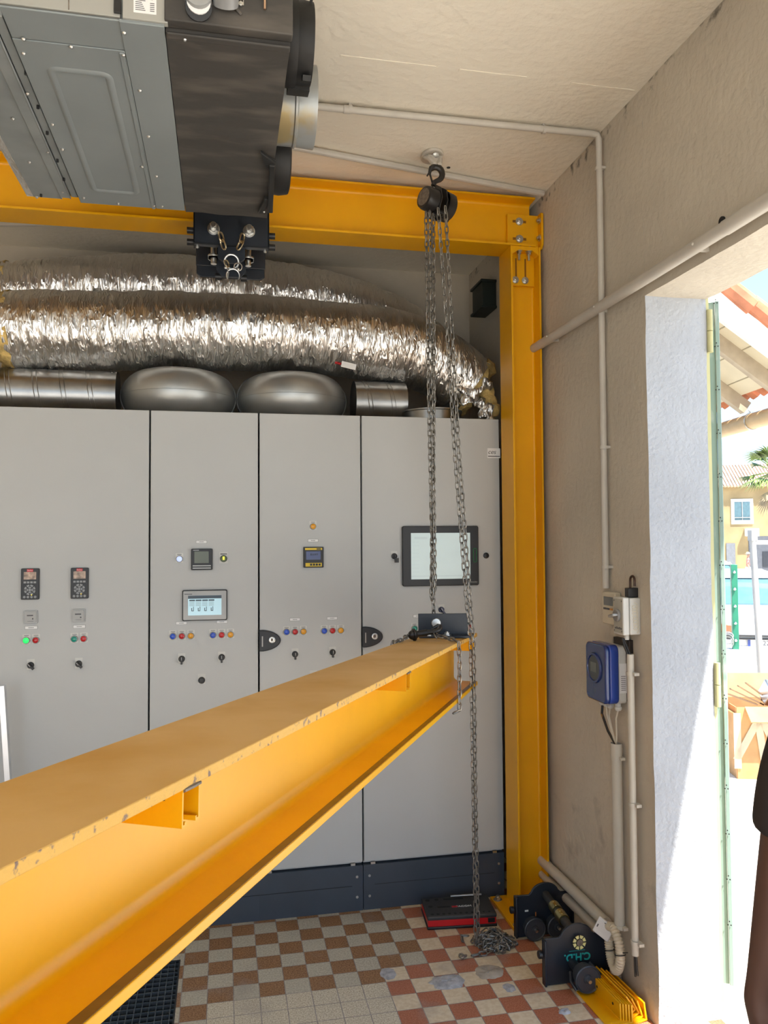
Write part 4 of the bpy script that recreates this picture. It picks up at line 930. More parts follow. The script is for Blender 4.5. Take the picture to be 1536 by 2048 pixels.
b = B(); b.tube([(.792, -.945, 1.460), (.792, -.946, 1.487)]+[(.792, -.961+.015*math.cos(PI*k/8), 1.489+.015*math.sin(PI*k/8)) for k in range(9)]+[(.792, -.976, 1.470)], .0042, 10)
obj('hooked_rod', b, mat('brown rod', (.05, .022, .012), .35, .3), t)
t = thing('flow_transmitter', (.817, -.80, 1.03), 'blue wall transmitter with round display window', 'transmitter')
b = B(); b.bb(.800, .817, -.915, -.80, 1.055, 1.275); b.bb(.797, .806, -.905, -.885, 1.26, 1.285); obj('back_bracket', b, mat('brown bracket', (.03, .02, .014), .5), t, bevel=.002)
b = B(); b.prism(rrect(.155, .205, .018, 6), (.802, -.815, 1.148), Y3, Z3, (-.030, 0, 0)); obj('rear_case', b, GREYP, t, bevel=.003)
b = B(); b.prism(rrect(.157, .211, .022, 6), (.771, -.815, 1.150), Y3, Z3, (-.034, 0, 0)); obj('blue_case', b, BLUE, t, bevel=.004)
b = B(); b.prism(rrect(.156, .210, .022, 6), (.737, -.815, 1.150), Y3, Z3, (-.018, 0, 0)); ld = obj('front_lid', b, BLUED, t, bevel=.006)
b = B(); b.lathe([(.056, 0), (.054, .006), (.047, .006), (.045, .002), (.001, .002)], (.719, -.808, 1.165), (-1,0,0), 32); obj('window_ring', b, BLUED, ld)
b = B(); b.lathe([(.044, 0), (.001, .0008)], (.7165, -.808, 1.165), (-1,0,0), 32); b.mi = 1; b.bb(.7150, .7155, -.83, -.785, 1.150, 1.185); obj('display', b, [mat('dim display', (.045, .055, .06), .15), mat('dim lcd', (.12, .14, .13), .2)], ld)
b = B(); b.bb(.773, .800, -.8945, -.8925, 1.085, 1.190); obj('rating_label', b, WHITE, t); 
b = B()
for k in range(8): b.bb(.778, .796, -.8952, -.8945, 1.095+k*.007, 1.097+k*.007)
obj('label_print', b, INK, t)
GL = [(.776, -.755), (.776, -.785), (.776, -.815), (.782, -.862)]
multi('cable_gland', GREYP, t, [lambda b, x=x, y=y: b.lathe([(.0105, 0), (.0105, .014), (.013, .016), (.013, .024), (.009, .030)], (x, y, 1.047), (0,0,-1), 12) for x, y in GL])
WIRE_B = mat('black cable', (.02, .017, .014), .4, 0, .3, 30, col2=(.45, .20, .03), thr=(.60, .66)); WIRE_W = mat('cream cable', (.60, .56, .46), .4)
for (x, y), m, mid, cat in zip(GL, (WIRE_B, WIRE_W, WIRE_W, WIRE_W), ((.770, -.765), (.778, -.79), (.780, -.80), (.782, -.85)), ('dark cable with orange tape hanging from the blue transmitter', 'first pale cable from the left under the blue transmitter', 'second pale cable from the left under the blue transmitter', 'white cable from the rightmost gland under the blue transmitter')):
    b = B(); b.tube([(x, y, 1.02), (mid[0], mid[1]+.005, .985), (mid[0]+.004, (mid[1]-.83)/2-.0, .93), (.786, -.835, .885), (.787, -.835, .84)], .0048 if m == WIRE_B else .0034, 8)
    single('cable', b, m, cat, 'cable', 'cables under the blue transmitter')
t = thing('wall_conduit', (.79, -.835, .18), 'wide grey conduit rising from the floor below the blue transmitter', 'conduit')
b = B(); b.tube([(.787, -.835, .872), (.787, -.835, .235)], .0185, 20, caps=False); b.lathe([(.0185, 0), (.0155, 0), (.0155, -.2)], (.787, -.835, .872), Z3, 20, caps=False); obj('pipe', b, PIPEG, t)
multi('clip', PIPEG, t, [lambda b, z=z: clip(b, (.787, -.835, z), Z3, .0185, (.012,-.030,0)) for z in (.845, .245)]); b = B(); b.lathe([(.0205, -.03), (.0205, .03)], (.787, -.835, .865), Z3, 18, caps=False); obj('socket', b, PIPEG, t)
t = thing('wall_conduit', (.79, -.955, .18), 'narrow grey conduit running from the isolator down to the floor', 'conduit')
b = B(); b.tube([(.782, -.955, 1.232), (.782, -.953, .72), (.783, -.950, .20)], .0125, 18); obj('pipe', b, PIPEG, t)
multi('clip', PIPEG, t, [lambda b, z=z: clip(b, (.782, -.954, z), Z3, .0125, (.014,-.024,0)) for z in (1.165, .715, .245)])
b = B()
for k, dx in enumerate((-.005, .003)): b.tube([(.766+dx*.4, -.935, 1.285), (.772+dx, -.942, 1.26), (.781+dx, -.954, 1.225)], .0042, 8)
single('cable', b, WIRE_B, 'short black and orange cables between isolator box and narrow conduit', 'cable')
t = thing('skirting_conduit', (.79, -.4, .14), 'pair of thick painted conduits along the foot of the door wall', 'conduit')
b = B(); b.tube([(.788, .10, .200), (.788, -.24, .202), (.788, -.735, .206)], .0215, 16); obj('upper_pipe', b, PIPEG, t)
b = B(); b.tube([(.790, .10, .140), (.790, -.24, .140), (.790, -.72, .150)], .019, 16); obj('lower_pipe', b, PIPEG, t)
t = thing('junction_cover', (.79, -.76, .20), 'white square cover plate with looped corrugated conduit low on the wall', 'cover')
Rm = Matrix.Rotation(.75, 3, 'Z')@Matrix.Rotation(.45, 3, 'X'); PC = V((.752, -.782, .212)); b = B(); b.box(PC, (.010, .064, .064), Rm); o = obj('cover_plate', b, WHITE, t, bevel=.003)
b = B(); b.box(PC+Rm@V((-.0053, .023, .0)), (.001, .004, .012), Rm); obj('slot', b, INK, o); b = B(); b.box(PC+Rm@V((-.0053, 0, .025)), (.001, .012, .003), Rm); obj('slot', b, INK, o)
b = B()
def corr(pts, r):
    pts = [V(p) for p in pts]; D = [0]
    for i in range(1, len(pts)): D.append(D[-1]+(pts[i]-pts[i-1]).length)
    E_ = [pts[0]*2-pts[1]]+pts+[pts[-1]*2-pts[-2]]; out = []
    for i in range(1, len(E_)-2):
        for k in range(24): t = k/24; p0, p1, p2, p3 = E_[i-1:i+3]; out.append(.5*((2*p1)+(p2-p0)*t+(2*p0-5*p1+4*p2-p3)*t*t+(3*p1-p0-3*p2+p3)*t**3))
    return out, [r*(1+.11*math.sin(i*1.25)) for i in range(len(out))]
for pp in ([(.768, -.792, .226), (.765, -.835, .235), (.762, -.875, .205), (.762, -.885, .16), (.763, -.868, .115), (.765, -.845, .095)], [(.772, -.780, .190), (.770, -.787, .15), (.768, -.80, .118), (.766, -.825, .098), (.765, -.85, .094)]):
    pts, rr = corr(pp, .0155); b.tube(pts, rr, 12)
obj('corrugated_conduit', b, CREAM, t, smooth=60)
b = B(); b.torus((.762, -.884, .17), (0,.3,1), .018, .002, 16, 6); b.torus((.769, -.790, .14), (0,.3,1), .018, .002, 16, 6); b.tube([(.762, -.87, .168), (.765, -.93, .20)], .002, 6); obj('cable_ties', b, BLKP, t)
b = B(); b.tube([(.783, -.946, .21), (.784, -.944, .16), (.79, -.936, .12)], .004, 8); b.tube([(.783, -.954, .21), (.786, -.953, .17), (.79, -.95, .13)], .004, 8); single('cable', b, DKP, 'dark cable ends hanging out of the narrow conduit near the floor', 'cable')
b = B(); b.tube([(.79, -.79, .0), (.79, -.79, .085)], .020, 14); b.tube([(.79, -.79, .02), (.79, -.79, .045)], .023, 14); single('pipe_stub', b, PIPE, 'short painted pipe stub behind the trolley at the wall foot', 'pipe')
b = B(); b.cyl((.826, -1.470, 2.560), (.8125, -1.470, 2.560), .013, n=14); single('cable_hole', b, SEAM, 'dark cable hole in the wall just above the level pipe', 'hole')

b = B(); b.cyl((.319, -.352, CEIL+.004), (.319, -.352, CEIL-.002), .008, n=12); single('drill_hole', b, SEAM, 'small black drill hole in the ceiling right of the hoist eye', 'hole')
# ------------------------------------------------------------------ things on the floor
tb = thing('tool_tray', (.38, -.16, 0), 'black and red tool tray lying on the tiles against the plinth', 'tool tray')
Rt = Matrix.Rotation(-.10, 3, 'Z'); tc_ = V((.388, -.158, 0))
b = B(); b.box(tc_+V((0,0,.006)), (.300, .180, .012), Rt); obj('base', b, BLKP, tb, bevel=.004)
b = B(); b.box(tc_+V((0,0,.025)), (.292, .174, .026), Rt); b.mi = 1; b.box(tc_+Rt@V((.125, -.0876, .027)), (.030, .002, .020), Rt); obj('red_case', b, [RED, BLKP], tb, bevel=.003)
b = B(); b.box(tc_+V((0,0,.046)), (.298, .180, .018), Rt); fo = obj('foam_insert', b, DKP, tb, bevel=.006)
HOLES = [(-.125+k*.0245, -.070, .0078-.0003*k) for k in range(11)]+[(-.125, .06, .010), (-.085, .062, .010), (-.122, 0, .010)]
multi('socket_recess', SEAM, fo, [lambda b, p=p: b.cyl(tc_+Rt@V((p[0], p[1], .05)), tc_+Rt@V((p[0], p[1], .0556)), p[2], n=14) for p in HOLES])
multi('tool_recess', SEAM, fo, [lambda b: b.box(tc_+Rt@V((-.065, -.008, .053)), (.055, .012, .0052), Rt), lambda b: b.box(tc_+Rt@V((-.01, .062, .053)), (.09, .010, .0052), Rt)])

ex_t = Rt@X3; ey_t = Rt@Y3
text('tray_lettering', 'FACOM', tc_+Rt@V((.022, -.010, .0556)), ex_t, ey_t, .020, WHITE, tb); b = B(); b.box(tc_+Rt@V((-.018, -.010, .0556)), (.024, .012, .001), Rt); obj('red_badge', b, RED, tb)
b = B(); b.tube([tc_+Rt@V((-.02, .075, .062)), tc_+Rt@V((.12, .082, .060))], .005, 8)
single('steel_bar', b, mat('steel bar', (.35, .33, .30), .35, 1.), 'thin steel bar lying on the tool tray', 'bar')
# stack of yellow angle brackets, bundle of five on the left and four leaning on the wall
def angle(o, ang, tilt, label, L=.20, leg=.062, th=.006, z0=0):
    ax = V((math.sin(ang), math.cos(ang), 0)); sd = V((ax.y, -ax.x, 0))
    e1 = sd*math.cos(tilt)+Z3*math.sin(tilt); e2 = -sd*math.sin(tilt)+Z3*math.cos(tilt)
    t = thing('angle_bracket', o, label, 'bracket', 'yellow angle brackets by the doorway')
    b = B(); c = leg*.25; b.prism([(-leg, 0), (0, 0), (0, leg), (-th, leg), (-th, th), (-leg, th)], o, e1, e2, ax*L); obj('angle', b, YEL, t, bevel=.001)
    b = B()
    for k in (.22, .75): q = V(o)+ax*L*k-e1*th*1.0+e2*leg*.62; b.cyl(q-e1*.0012, q+e1*.0075, .0045, n=10)
    obj('bolt_holes', b, SEAM, t)
ORD = ['nearest the trolley wheel', 'second from the trolley wheel', 'third from the trolley wheel', 'fourth from the trolley wheel', 'outermost, farthest from the trolley wheel']
for k in range(5): angle(V((.712+.0085*k, -.982-.004*k, .002)), -.05, .04, 'yellow angle bracket in the nested left bundle, '+ORD[k])
ORD2 = ['topmost, tipped over the others', 'second from the top', 'third from the top', 'lowest, standing against the wall']
for k in range(4): angle(V((.772+.009*k, -.972-.008*k, .030-.0085*k)), -.06, .62-.13*k if k < 3 else .15, 'yellow angle bracket of the right pile, '+ORD2[k])
def lump(x, y, rx, ry, h, m, label, seed):
    b = B(); rows = []
    for i in range(7):
        k = i/6; rows.append([b.bm.verts.new(V((x+rx*(1-k)*math.cos(a)*(1+.28*noise.noise(V((math.cos(a)*2, math.sin(a)*2, seed)))), y+ry*(1-k)*math.sin(a)*(1+.28*noise.noise(V((math.cos(a)*2, math.sin(a)*2, seed)))), h*(min(1, k*4))*(.7+.6*noise.noise(V((math.cos(a)*3*k, math.sin(a)*3, seed)))) if k > 0 else 0))) for a in [2*PI*q/30 for q in range(30)]])
    b.rings(rows); single('mortar_patch', b, m, label, 'mortar patch')
MORT = mat('grey mortar', (.42, .43, .45), .9, 0, .2, 40, .6, 90); MORT2 = mat('dusty mortar', (.40, .36, .30), .9, 0, .25, 15, .3, 60)
lump(.205, -.622, .066, .048, .008, MORT, 'rough grey mortar patch on the checked tiles in front of the tool tray', 1)
lump(.379, -.590, .056, .050, .006, MORT2, 'smooth brownish mortar smear on the tiles between grey patch and trolley', 5)
lump(.414, -.705, .022, .030, .003, MORT, 'small grey mortar spot in front of the trolley plate', 9)
lump(.548, -.885, .022, .016, .010, MORT, 'small crumbled lump on the tiles near the yellow brackets', 12)
lump(.001, -.520, .030, .040, .003, MORT, 'blue grey mortar fill where the red tiles begin', 15)
# drain grating
gr = thing('floor_grating', (-1.06, -.83, 0), 'dark steel floor grating under the slanting yellow beam', 'grating')
b = B(); b.bb(GX0, GX0+.006, Y1, Y2, -.05, .001); b.bb(GX1-.006, GX1, Y1, Y2, -.05, .001); b.bb(GX0, GX1, Y2-.006, Y2, -.05, .001); b.bb(GX0, GX1, Y1, Y1+.006, -.05, .001); b.bb(GX0, GX1, Y1, Y2, -.12, -.10); obj('frame', b, mat('dark steel frame', (.04, .045, .05), .5, .5), gr)
b = B(); x = GX0+.02
while x < GX1-.01: b.bb(x-.0015, x+.0015, Y1+.006, Y2-.006, -.03, -.002); x += .0245
y = Y1+.02
while y < Y2-.01: b.bb(GX0+.006, GX1-.006, y-.0015, y+.0015, -.016, -.002); y += .0305
obj('bars', b, mat('galvanised grating bars', (.11, .13, .15), .45, .6), gr)
b = B(); b.box((-1.432, -.10, .535), (.020, .030, 1.07), Matrix.Rotation(-.07, 3, 'Y')); single('aluminium_straightedge', b, ALU, 'bright aluminium profile leaning on the cabinet with two keypads', 'profile')

# ------------------------------------------------------------------ doorway: frame strip and opened leaf
lv = V((.567, .824, 0)); lp = V((.824, -.567, 0))
dl = thing('door_1', (1.13, -1.0, .09), 'green steel door leaf swung open against the outside', 'door'); dl['kind'] = 'structure'
o0 = V((1.088, -1.005, 0)); Rl = Matrix((lv, lp, Z3)).transposed()
b = B(); b.box(o0+lv*.46-lp*.001+Z3*1.285, (.90, .032, 2.385), Rl)
b.box(o0+lv*.012+lp*.0225+Z3*1.285, (.02, .014, 2.385), Rl); obj('leaf', b, GREEN, dl, bevel=.002)
b = B()
for k in range(15):
    z = .3+k*.155
    for q in range(3): b.cyl(o0+lv*.0+lp*(.014+.005*q)+Z3*(z+.012*(q % 2))-lv*.0005, o0-lv*.002+lp*(.014+.005*q)+Z3*(z+.012*(q % 2)), .0022, n=8)
obj('screws', b, BLKP, dl)
multi('hinge', LIME, dl, [lambda b, z=z: b.cyl(V((1.060, -1.043, z-.075)), V((1.060, -1.043, z-.001)), .010, n=14).cyl(V((1.060, -1.043, z+.001)), V((1.060, -1.043, z+.075)), .010, n=14) for z in (2.36, 1.13)])
b = B(); b.bb(1.048, 1.066, -1.030, -.99, .02, 2.50); obj('trim_2', b, LIME, kind='structure')

# ------------------------------------------------------------------ outside
# neighbouring open roof
rf = thing('neighbour_roof', (3.9, 3.0, -.3), 'timber roof canopy with pale soffit, tiles and gutter seen outside', 'roof')
rc = V((4.427, 2.573, 3.139)); re = V((.142, .99, 0)).normalized(); ru = V((-.99*.849, .142*.849, .626)); ru = ru.normalized(); rn = re.cross(ru)*-1
rn = rn if rn.z > 0 else -rn
def rb(b, s0, s1, e0, e1, h0, h1): 
    P = [rc+ru*s+re*e+rn*h for s in (s0, s1) for e in (e0, e1) for h in (h0, h1)]; vs = [b.bm.verts.new(p) for p in P]
    for a in ((0,1,3,2),(4,6,7,5),(0,4,5,1),(2,3,7,6),(0,2,6,4),(1,5,7,3)): b.face([vs[i] for i in a])
b = B(); rb(b, -.05, 3.2, -.0, 9, .0, .025); obj('soffit_boards', b, mat('cream soffit', (.62, .55, .40), .7, 0, .05, 3), rf)
b = B()
for k in range(9): rb(b, .12+k*.30, .13+k*.30, .02, 9, -.004, .0)
obj('board_joints', b, mat('soffit joint', (.35, .30, .20), .8), rf)
TIMB = mat('weathered timber', (.40, .33, .24), .8, 0, .15, 5)
for k in range(7):
    b = B(); rb(b, -.18, 3.2, .35+k*.75, .43+k*.75, -.13, .0); obj('rafter', b, TIMB, rf)
b = B(); rb(b, .95, 1.07, .0, 9, -.30, -.13); obj('purlin', b, TIMB, rf)
b = B(); rb(b, -.10, 3.25, -.05, .0, -.10, .10); obj('barge_board', b, mat('white board', (.75, .72, .66), .6), rf)
b = B()
for k in range(44): b.cyl(rc-ru*.18+re*(.1+k*.2)+rn*.125, rc+ru*3.2+re*(.1+k*.2)+rn*.13, .085, n=8)
for k in range(8): b.cyl(rc-ru*.15+ru*.42*k+re*-.02+rn*.17, rc+ru*.30+ru*.42*k+re*-.02+rn*.19, .10, .09, n=10)
obj('roof_tiles', b, mat('terracotta tile', (.50, .19, .10), .8, 0, .25, 5), rf)
b = B(); b.tube([rc-ru*.22-Z3*.16+re*e for e in (-.2, 2, 4, 9)], .085, 14); obj('gutter', b, mat('tan gutter', (.55, .38, .20), .5), rf)
b = B()
for k in range(7): b.torus(rc-ru*.22-Z3*.16+re*(.39+k*.75), re, .090, .008, 18, 6); b.tube([rc-ru*.16+re*(.39+k*.75)-rn*.05, rc-ru*.20+re*(.39+k*.75)-Z3*.08], .01, 6)
obj('gutter_brackets', b, ZINC, rf)
b = B(); b.tube([rc+re*1.2+ru*1.1-rn*.3, rc+re*1.2+ru*1.1-Z3*3.6-rn*.3], .07, 10)
for e in (1.2, 6): b.tube([V((1.9, rc.y+e, -.3)), rc+ru*2.55+re*e], .06, 8)
obj('posts', b, TIMB, rf)
# long white wall beneath the gutter
b = B(); b.box(V((6.9, 16.0, .9)), (.25, 16, 2.9), Matrix.Rotation(-.32, 3, 'Z')); b.box(V((6.9, 16.0, 2.37)), (.32, 16, .06), Matrix.Rotation(-.32, 3, 'Z'))
WHW = mat('sunlit white render', (.72, .70, .67), .85, 0, .05, 3)
# far house
ex = V((math.cos(.42), -math.sin(.42), 0)); ez = V((math.sin(.42), math.cos(.42), 0))
HB = V((33.0, 42.2, -.95))
def hb_(b, x0, x1, y0, y1, z0, z1):
    P = [HB+ex*x+ez*y+Z3*z for x in (x0, x1) for y in (y0, y1) for z in (z0, z1)]; vs = [b.bm.verts.new(p) for p in P]
    for a in ((0,1,3,2),(4,6,7,5),(0,4,5,1),(2,3,7,6),(0,2,6,4),(1,5,7,3)): b.face([vs[i] for i in a])
hs = thing('house', HB, 'ochre two storey house with tiled roof far beyond the car park', 'house')
b = B(); hb_(b, -6, 4.5, 0, 6, 0, 6.1); obj('walls', b, mat('ochre render', (.36, .27, .14), .9, 0, .15, .8), hs)
b = B(); vs = [b.bm.verts.new(HB+ex*x+ez*y+Z3*z) for x, y, z in ((-6.4, -.4, 6.0), (4.9, -.4, 6.0), (4.9, 3, 7.7), (-6.4, 3, 7.7), (-6.4, 6.4, 6.0), (4.9, 6.4, 6.0))]
b.face(vs[0:4]); b.face([vs[3], vs[2], vs[5], vs[4]]); b.face([vs[0], vs[3], vs[4]]); b.face([vs[1], vs[5], vs[2]])
for k in range(56): p = HB+ex*(-6.3+k*.2)+ez*-.42+Z3*6.02; b.cyl(p, p+ez*3.42+Z3*1.72, .08, n=6)
obj('roof', b, mat('pale roof tiles', (.52, .38, .28), .85, 0, .2, 2), hs)
b = B(); hb_(b, -.9, .45, -.06, .0, 3.55, 5.2); b.mi = 1; hb_(b, -.70, .25, -.08, -.055, 3.8, 5.0); wf = obj('window', b, [WHITE, mat('window glass', (.10, .17, .20), .1)], hs)
b = B(); hb_(b, -.25, -.20, -.11, -.08, 3.8, 5.0); hb_(b, -.8, .35, -.15, -.1, 3.95, 4.0); obj('bars', b, SILV, wf)
b = B(); hb_(b, .12, 1.5, -.03, .0, .1, 2.75); obj('garage_door', b, mat('dark grey shutter', (.10, .11, .13), .6), hs)
b = B(); hb_(b, .95, 1.42, -.06, -.03, .75, 1.75); obj('notice_board', b, mat('dark board', (.03, .035, .045), .4), hs)
b = B(); hb_(b, -.1, .7, -.4, .0, 2.75, 3.25); obj('wall_lamp_box', b, WHITE, hs)
b = B(); hb_(b, -1.25, -.7, -.05, .0, .7, 2.3); obj('side_window', b, mat('grey side window', (.18, .19, .21), .3), hs)
b = B(); p = HB+ex*1.75-ez*.1; b.tube([p, p+Z3*6], .07, 8); p = HB+ex*2.0-ez*.1; b.tube([p, p+Z3*5], .06, 8); obj('downpipes', b, SILV, hs)
# palm
pm = thing('palm_tree', (20.0, 22.7, -.7), 'bushy palm tree with drooping dead fronds in front of the house', 'palm tree')
b = B(); b.tube([(20.0, 22.7, -.7), (19.95, 22.7, 2), (20.0, 22.7, 3.9)], [.28, .24, .26], 12); obj('trunk', b, mat('palm trunk', (.20, .15, .10), .9), pm)
def fronds(nf, dead):
    b = B(); c = V((20.0, 22.7, 4.15))
    for k in range(nf):
        a = k*2.399; el = random.uniform(-.3, 1.25) if not dead else random.uniform(-1.45, -.9); L = random.uniform(1.3, 1.75) if not dead else random.uniform(1.0, 1.7)
        dr = V((math.cos(a)*math.cos(el), math.sin(a)*math.cos(el), math.sin(el))); sd = dr.cross(Z3).normalized()
        stem = [c+dr*L*.55*t-Z3*.12*t*t for t in (0, .5, 1)]; b.tube(stem, .018, 4)
        tip = stem[-1]
        for q in range(13):
            f = (q-6)/6*1.25; ld = (dr*math.cos(f)+sd*math.sin(f)); ln = L*.5*(1-.25*abs(f)); w_ = sd.cross(ld).cross(ld).normalized()*.035
            p1 = tip+ld*ln*.5-Z3*.05; p2 = tip+ld*ln-Z3*.28*(1 if not dead else .4)
            v = [b.bm.verts.new(x) for x in (tip-w_*.4, tip+w_*.4, p1+w_, p2, p1-w_)]; b.face(v)
    return b
b = fronds(34, False); obj('fronds', b, mat('palm green', (.16, .22, .06), .6, 0, .4, 3), pm)
b = fronds(16, True); obj('dead_fronds', b, mat('dry palm', (.36, .27, .17), .8, 0, .3, 3), pm)
# cars
def car(loc, yaw, paint, label, plate=None):
    t = thing('car', loc, label, 'car', None); O = V(loc); fx = V((math.cos(yaw), math.sin(yaw), 0)); fy = V((-math.sin(yaw), math.cos(yaw), 0))
    # fx = across, fy = length towards the rear; front faces -fy
    def pt(x, y, z): return O+fx*x+fy*y+Z3*z
    def loft(b, secs):
        rows = []
        for y, w0, z0, w1, z1 in secs: rows.append([b.bm.verts.new(pt(x, y, z)) for x, z in ((-w0*.96, z0), (-w0, z0+(z1-z0)*.25), (-w0, z0+(z1-z0)*.6), (-w1, z1-.03), (-w1*.9, z1), (w1*.9, z1), (w1, z1-.03), (w0, z0+(z1-z0)*.6), (w0, z0+(z1-z0)*.25), (w0*.96, z0))])
        b.rings(rows)
    b = B(); loft(b, [(0, .70, .30, .66, .68), (.12, .80, .24, .74, .76), (.9, .84, .22, .80, .90), (1.15, .84, .22, .80, .94), (3.1, .84, .22, .80, .96), (3.7, .82, .26, .78, .94), (3.85, .74, .34, .70, .84)]); bd = obj('body', b, paint, t, smooth=45)
    b = B(); loft(b, [(1.05, .76, .92, .70, .95), (1.75, .76, .92, .58, 1.42), (2.4, .77, .92, .60, 1.47), (3.1, .76, .92, .58, 1.42), (3.72, .72, .90, .66, .95)]); obj('cabin_glass', b, mat('car glass', (.10, .20, .24), .08), t, smooth=45)
    b = B(); loft(b, [(1.62, .60, 1.36, .57, 1.44), (2.4, .62, 1.42, .60, 1.50), (3.2, .60, 1.36, .57, 1.44)])
    for sx in (-1, 1):
        b.tube([pt(sx*.78, 1.08, .94), pt(sx*.60, 1.72, 1.42)], .035, 8); b.tube([pt(sx*.78, 2.35, .94), pt(sx*.62, 2.38, 1.45)], .03, 8); b.tube([pt(sx*.75, 3.68, .94), pt(sx*.60, 3.15, 1.42)], .05, 8)
    obj('roof_and_pillars', b, paint, t)
    for sx in (-1, 1):
        for y in (.72, 3.05):
            b = B(); b.lathe([(.16, -.09), (.29, -.08), (.30, 0), (.29, .08), (.18, .09), (.01, .08)], pt(sx*.76, y, .30), fx*sx, 24); obj('wheel', b, BLKP, t)
    for sx in (-1, 1):
        b = B(); R = Matrix((fx, fy, Z3)).transposed(); b.box(pt(sx*.56, .02, .63), (.26, .12, .13), R); obj('headlamp', b, mat('orange red lamp', (.60, .12, .06), .25), t, bevel=.02)
        b = B(); b.box(pt(sx*.88, 1.30, .98), (.16, .10, .12), R); obj('mirror', b, paint, t, bevel=.02)
    R = Matrix((fx, fy, Z3)).transposed()
    b = B(); b.box(pt(0, -.02, .52), (1.45, .10, .022), R); b.box(pt(0, -.025, .47), (1.45, .10, .018), R); obj('bumper_trim', b, DKP, t)
    b = B()
    for k in range(5): b.box(pt(0, .005, .32-.028*k+.02), (.90, .05, .013), R)
    obj('grille', b, BLKP, t)
    if plate:
        b = B(); b.box(pt(0, -.04, .405), (.52, .012, .11), R); b.mi = 1; b.box(pt(-.24, -.047, .405), (.04, .003, .11), R); np_ = obj('number_plate', b, [WHITE, BLUE], t)
        text('plate_lettering', plate, pt(.01, -.048, .405), fx, Z3, .105, INK, np_)
    return t
WP = mat('white car paint', (.70, .71, .72), .2, coat=.5); SP = mat('silver car paint', (.55, .60, .64), .25, .4, coat=.5)
car((7.82, 7.59, -.43), -.42, WP, 'white car parked beyond the fence, number plate in view', '  - 228 -')
car((11.9, 11.6, -.46), -.75, SP, 'silver car parked behind the white car')
car((13.0, 16.2, -.50), -.42, mat('white van paint', (.74, .74, .74), .25), 'white car farther back behind the green post')
# fence, barrier, ledge, box
fp = thing('fence_post', (4.12, 3.14, .42), 'green steel fence post with wire clips on the white ledge', 'fence post')
c = V((4.12, 3.14, 0)); b = B(); b.box(c+Z3*.99, (.055, .055, .80), Matrix.Rotation(-.4, 3, 'Z')); obj('post', b, mat('fence green', (.02, .20, .12), .4), fp, bevel=.003)
b = B()
for k in range(5): b.ball(c+V((-.02, -.035, .68+k*.16)), .014, 8, 6)
for k in range(3): b.torus(c+V((-.08, 0, .66+.03*k)), V((.5,.8,.3*k)), .05, .004, 16, 6)
obj('wire_clips', b, ZINC, fp)
b = B(); b.tube([(3.84, 2.38, -.20), (3.77, 2.39, 1.62), (3.77, 2.39, 1.65)], .026, 12); b.tube([(3.77, 2.39, 1.60), (4.7, 2.02, 1.60)], .018, 10); b.tube([(4.6, 2.05, -.2), (4.6, 2.05, 1.62)], .02, 10); b.box((3.77, 2.39, 1.66), (.055, .055, .09))
single('site_barrier', b, mat('grey barrier tube', (.48, .48, .47), .5, .3), 'pale tubular barrier standing before the white car', 'barrier')
b = B(); b.box((4.35, 3.05, .12), (1.9, .35, .92), Matrix.Rotation(-.42, 3, 'Z')); b.box((4.35, 3.05, .57), (1.95, .40, .05), Matrix.Rotation(-.42, 3, 'Z'))
single('low_wall', b, WHW, 'low white wall carrying the green fence post', 'wall')
bx = thing('cardboard_box', (3.32, 1.75, -.1), 'open brown cardboard box wrapped in torn plastic outside', 'box')
Rb = Matrix.Rotation(-.30, 3, 'Z'); cb = V((3.36, 1.80, -.12))
b = B()
for (p, s) in (((0, -.20, .26), (.48, .008, .52)), ((0, .20, .26), (.48, .008, .52)), ((-.24, 0, .26), (.008, .40, .52)), ((.24, 0, .26), (.008, .40, .52)), ((0, 0, .02), (.48, .40, .008))): b.box(cb+Rb@V(p), s, Rb)
obj('carton', b, CARD, bx)
b = B(); b.box(cb+Rb@V((.02, .26, .60)), (.46, .008, .20), Rb@Matrix.Rotation(-.5, 3, 'X')); b.box(cb+Rb@V((-.30, 0, .50)), (.16, .38, .008), Rb@Matrix.Rotation(.5, 3, 'Y')); b.box(cb+Rb@V((.02, -.26, .48)), (.40, .15, .008), Rb@Matrix.Rotation(.6, 3, 'X')); obj('flap', b, CARD, bx)
b = B()
for k in range(6):
    x = -.24+.085*k; b.box(cb+Rb@V((x, -.212, .28+.04*math.sin(k*2))), (.05, .006, .40), Rb@Matrix.Rotation(.5*math.sin(k*1.7), 3, 'Y'))
obj('torn_plastic', b, mat('cloudy plastic film', (.75, .66, .50), .3, 0, .1, 6, alpha=.55), bx)
b = B(); b.box(cb+Rb@V((.12, -.06, .58)), (.24, .16, .13), Rb@Matrix.Rotation(.5, 3, 'X')@Matrix.Rotation(.3, 3, 'Y')); single('metal_profile_offcut', b, ALU, 'shiny metal profile offcut sticking out of the cardboard box', 'offcut', bevel=.01)
b = B()
for k in range(4): b.box(cb+Rb@V((-.16+.05*k, -.04, .555+.012*k)), (.26, .04, .010), Rb@Matrix.Rotation(.35+.1*k, 3, 'Y'))
single('packing_scraps', b, mat('brown scraps', (.28, .18, .11), .8), 'brown packing scraps on top of the cardboard box', 'scraps')

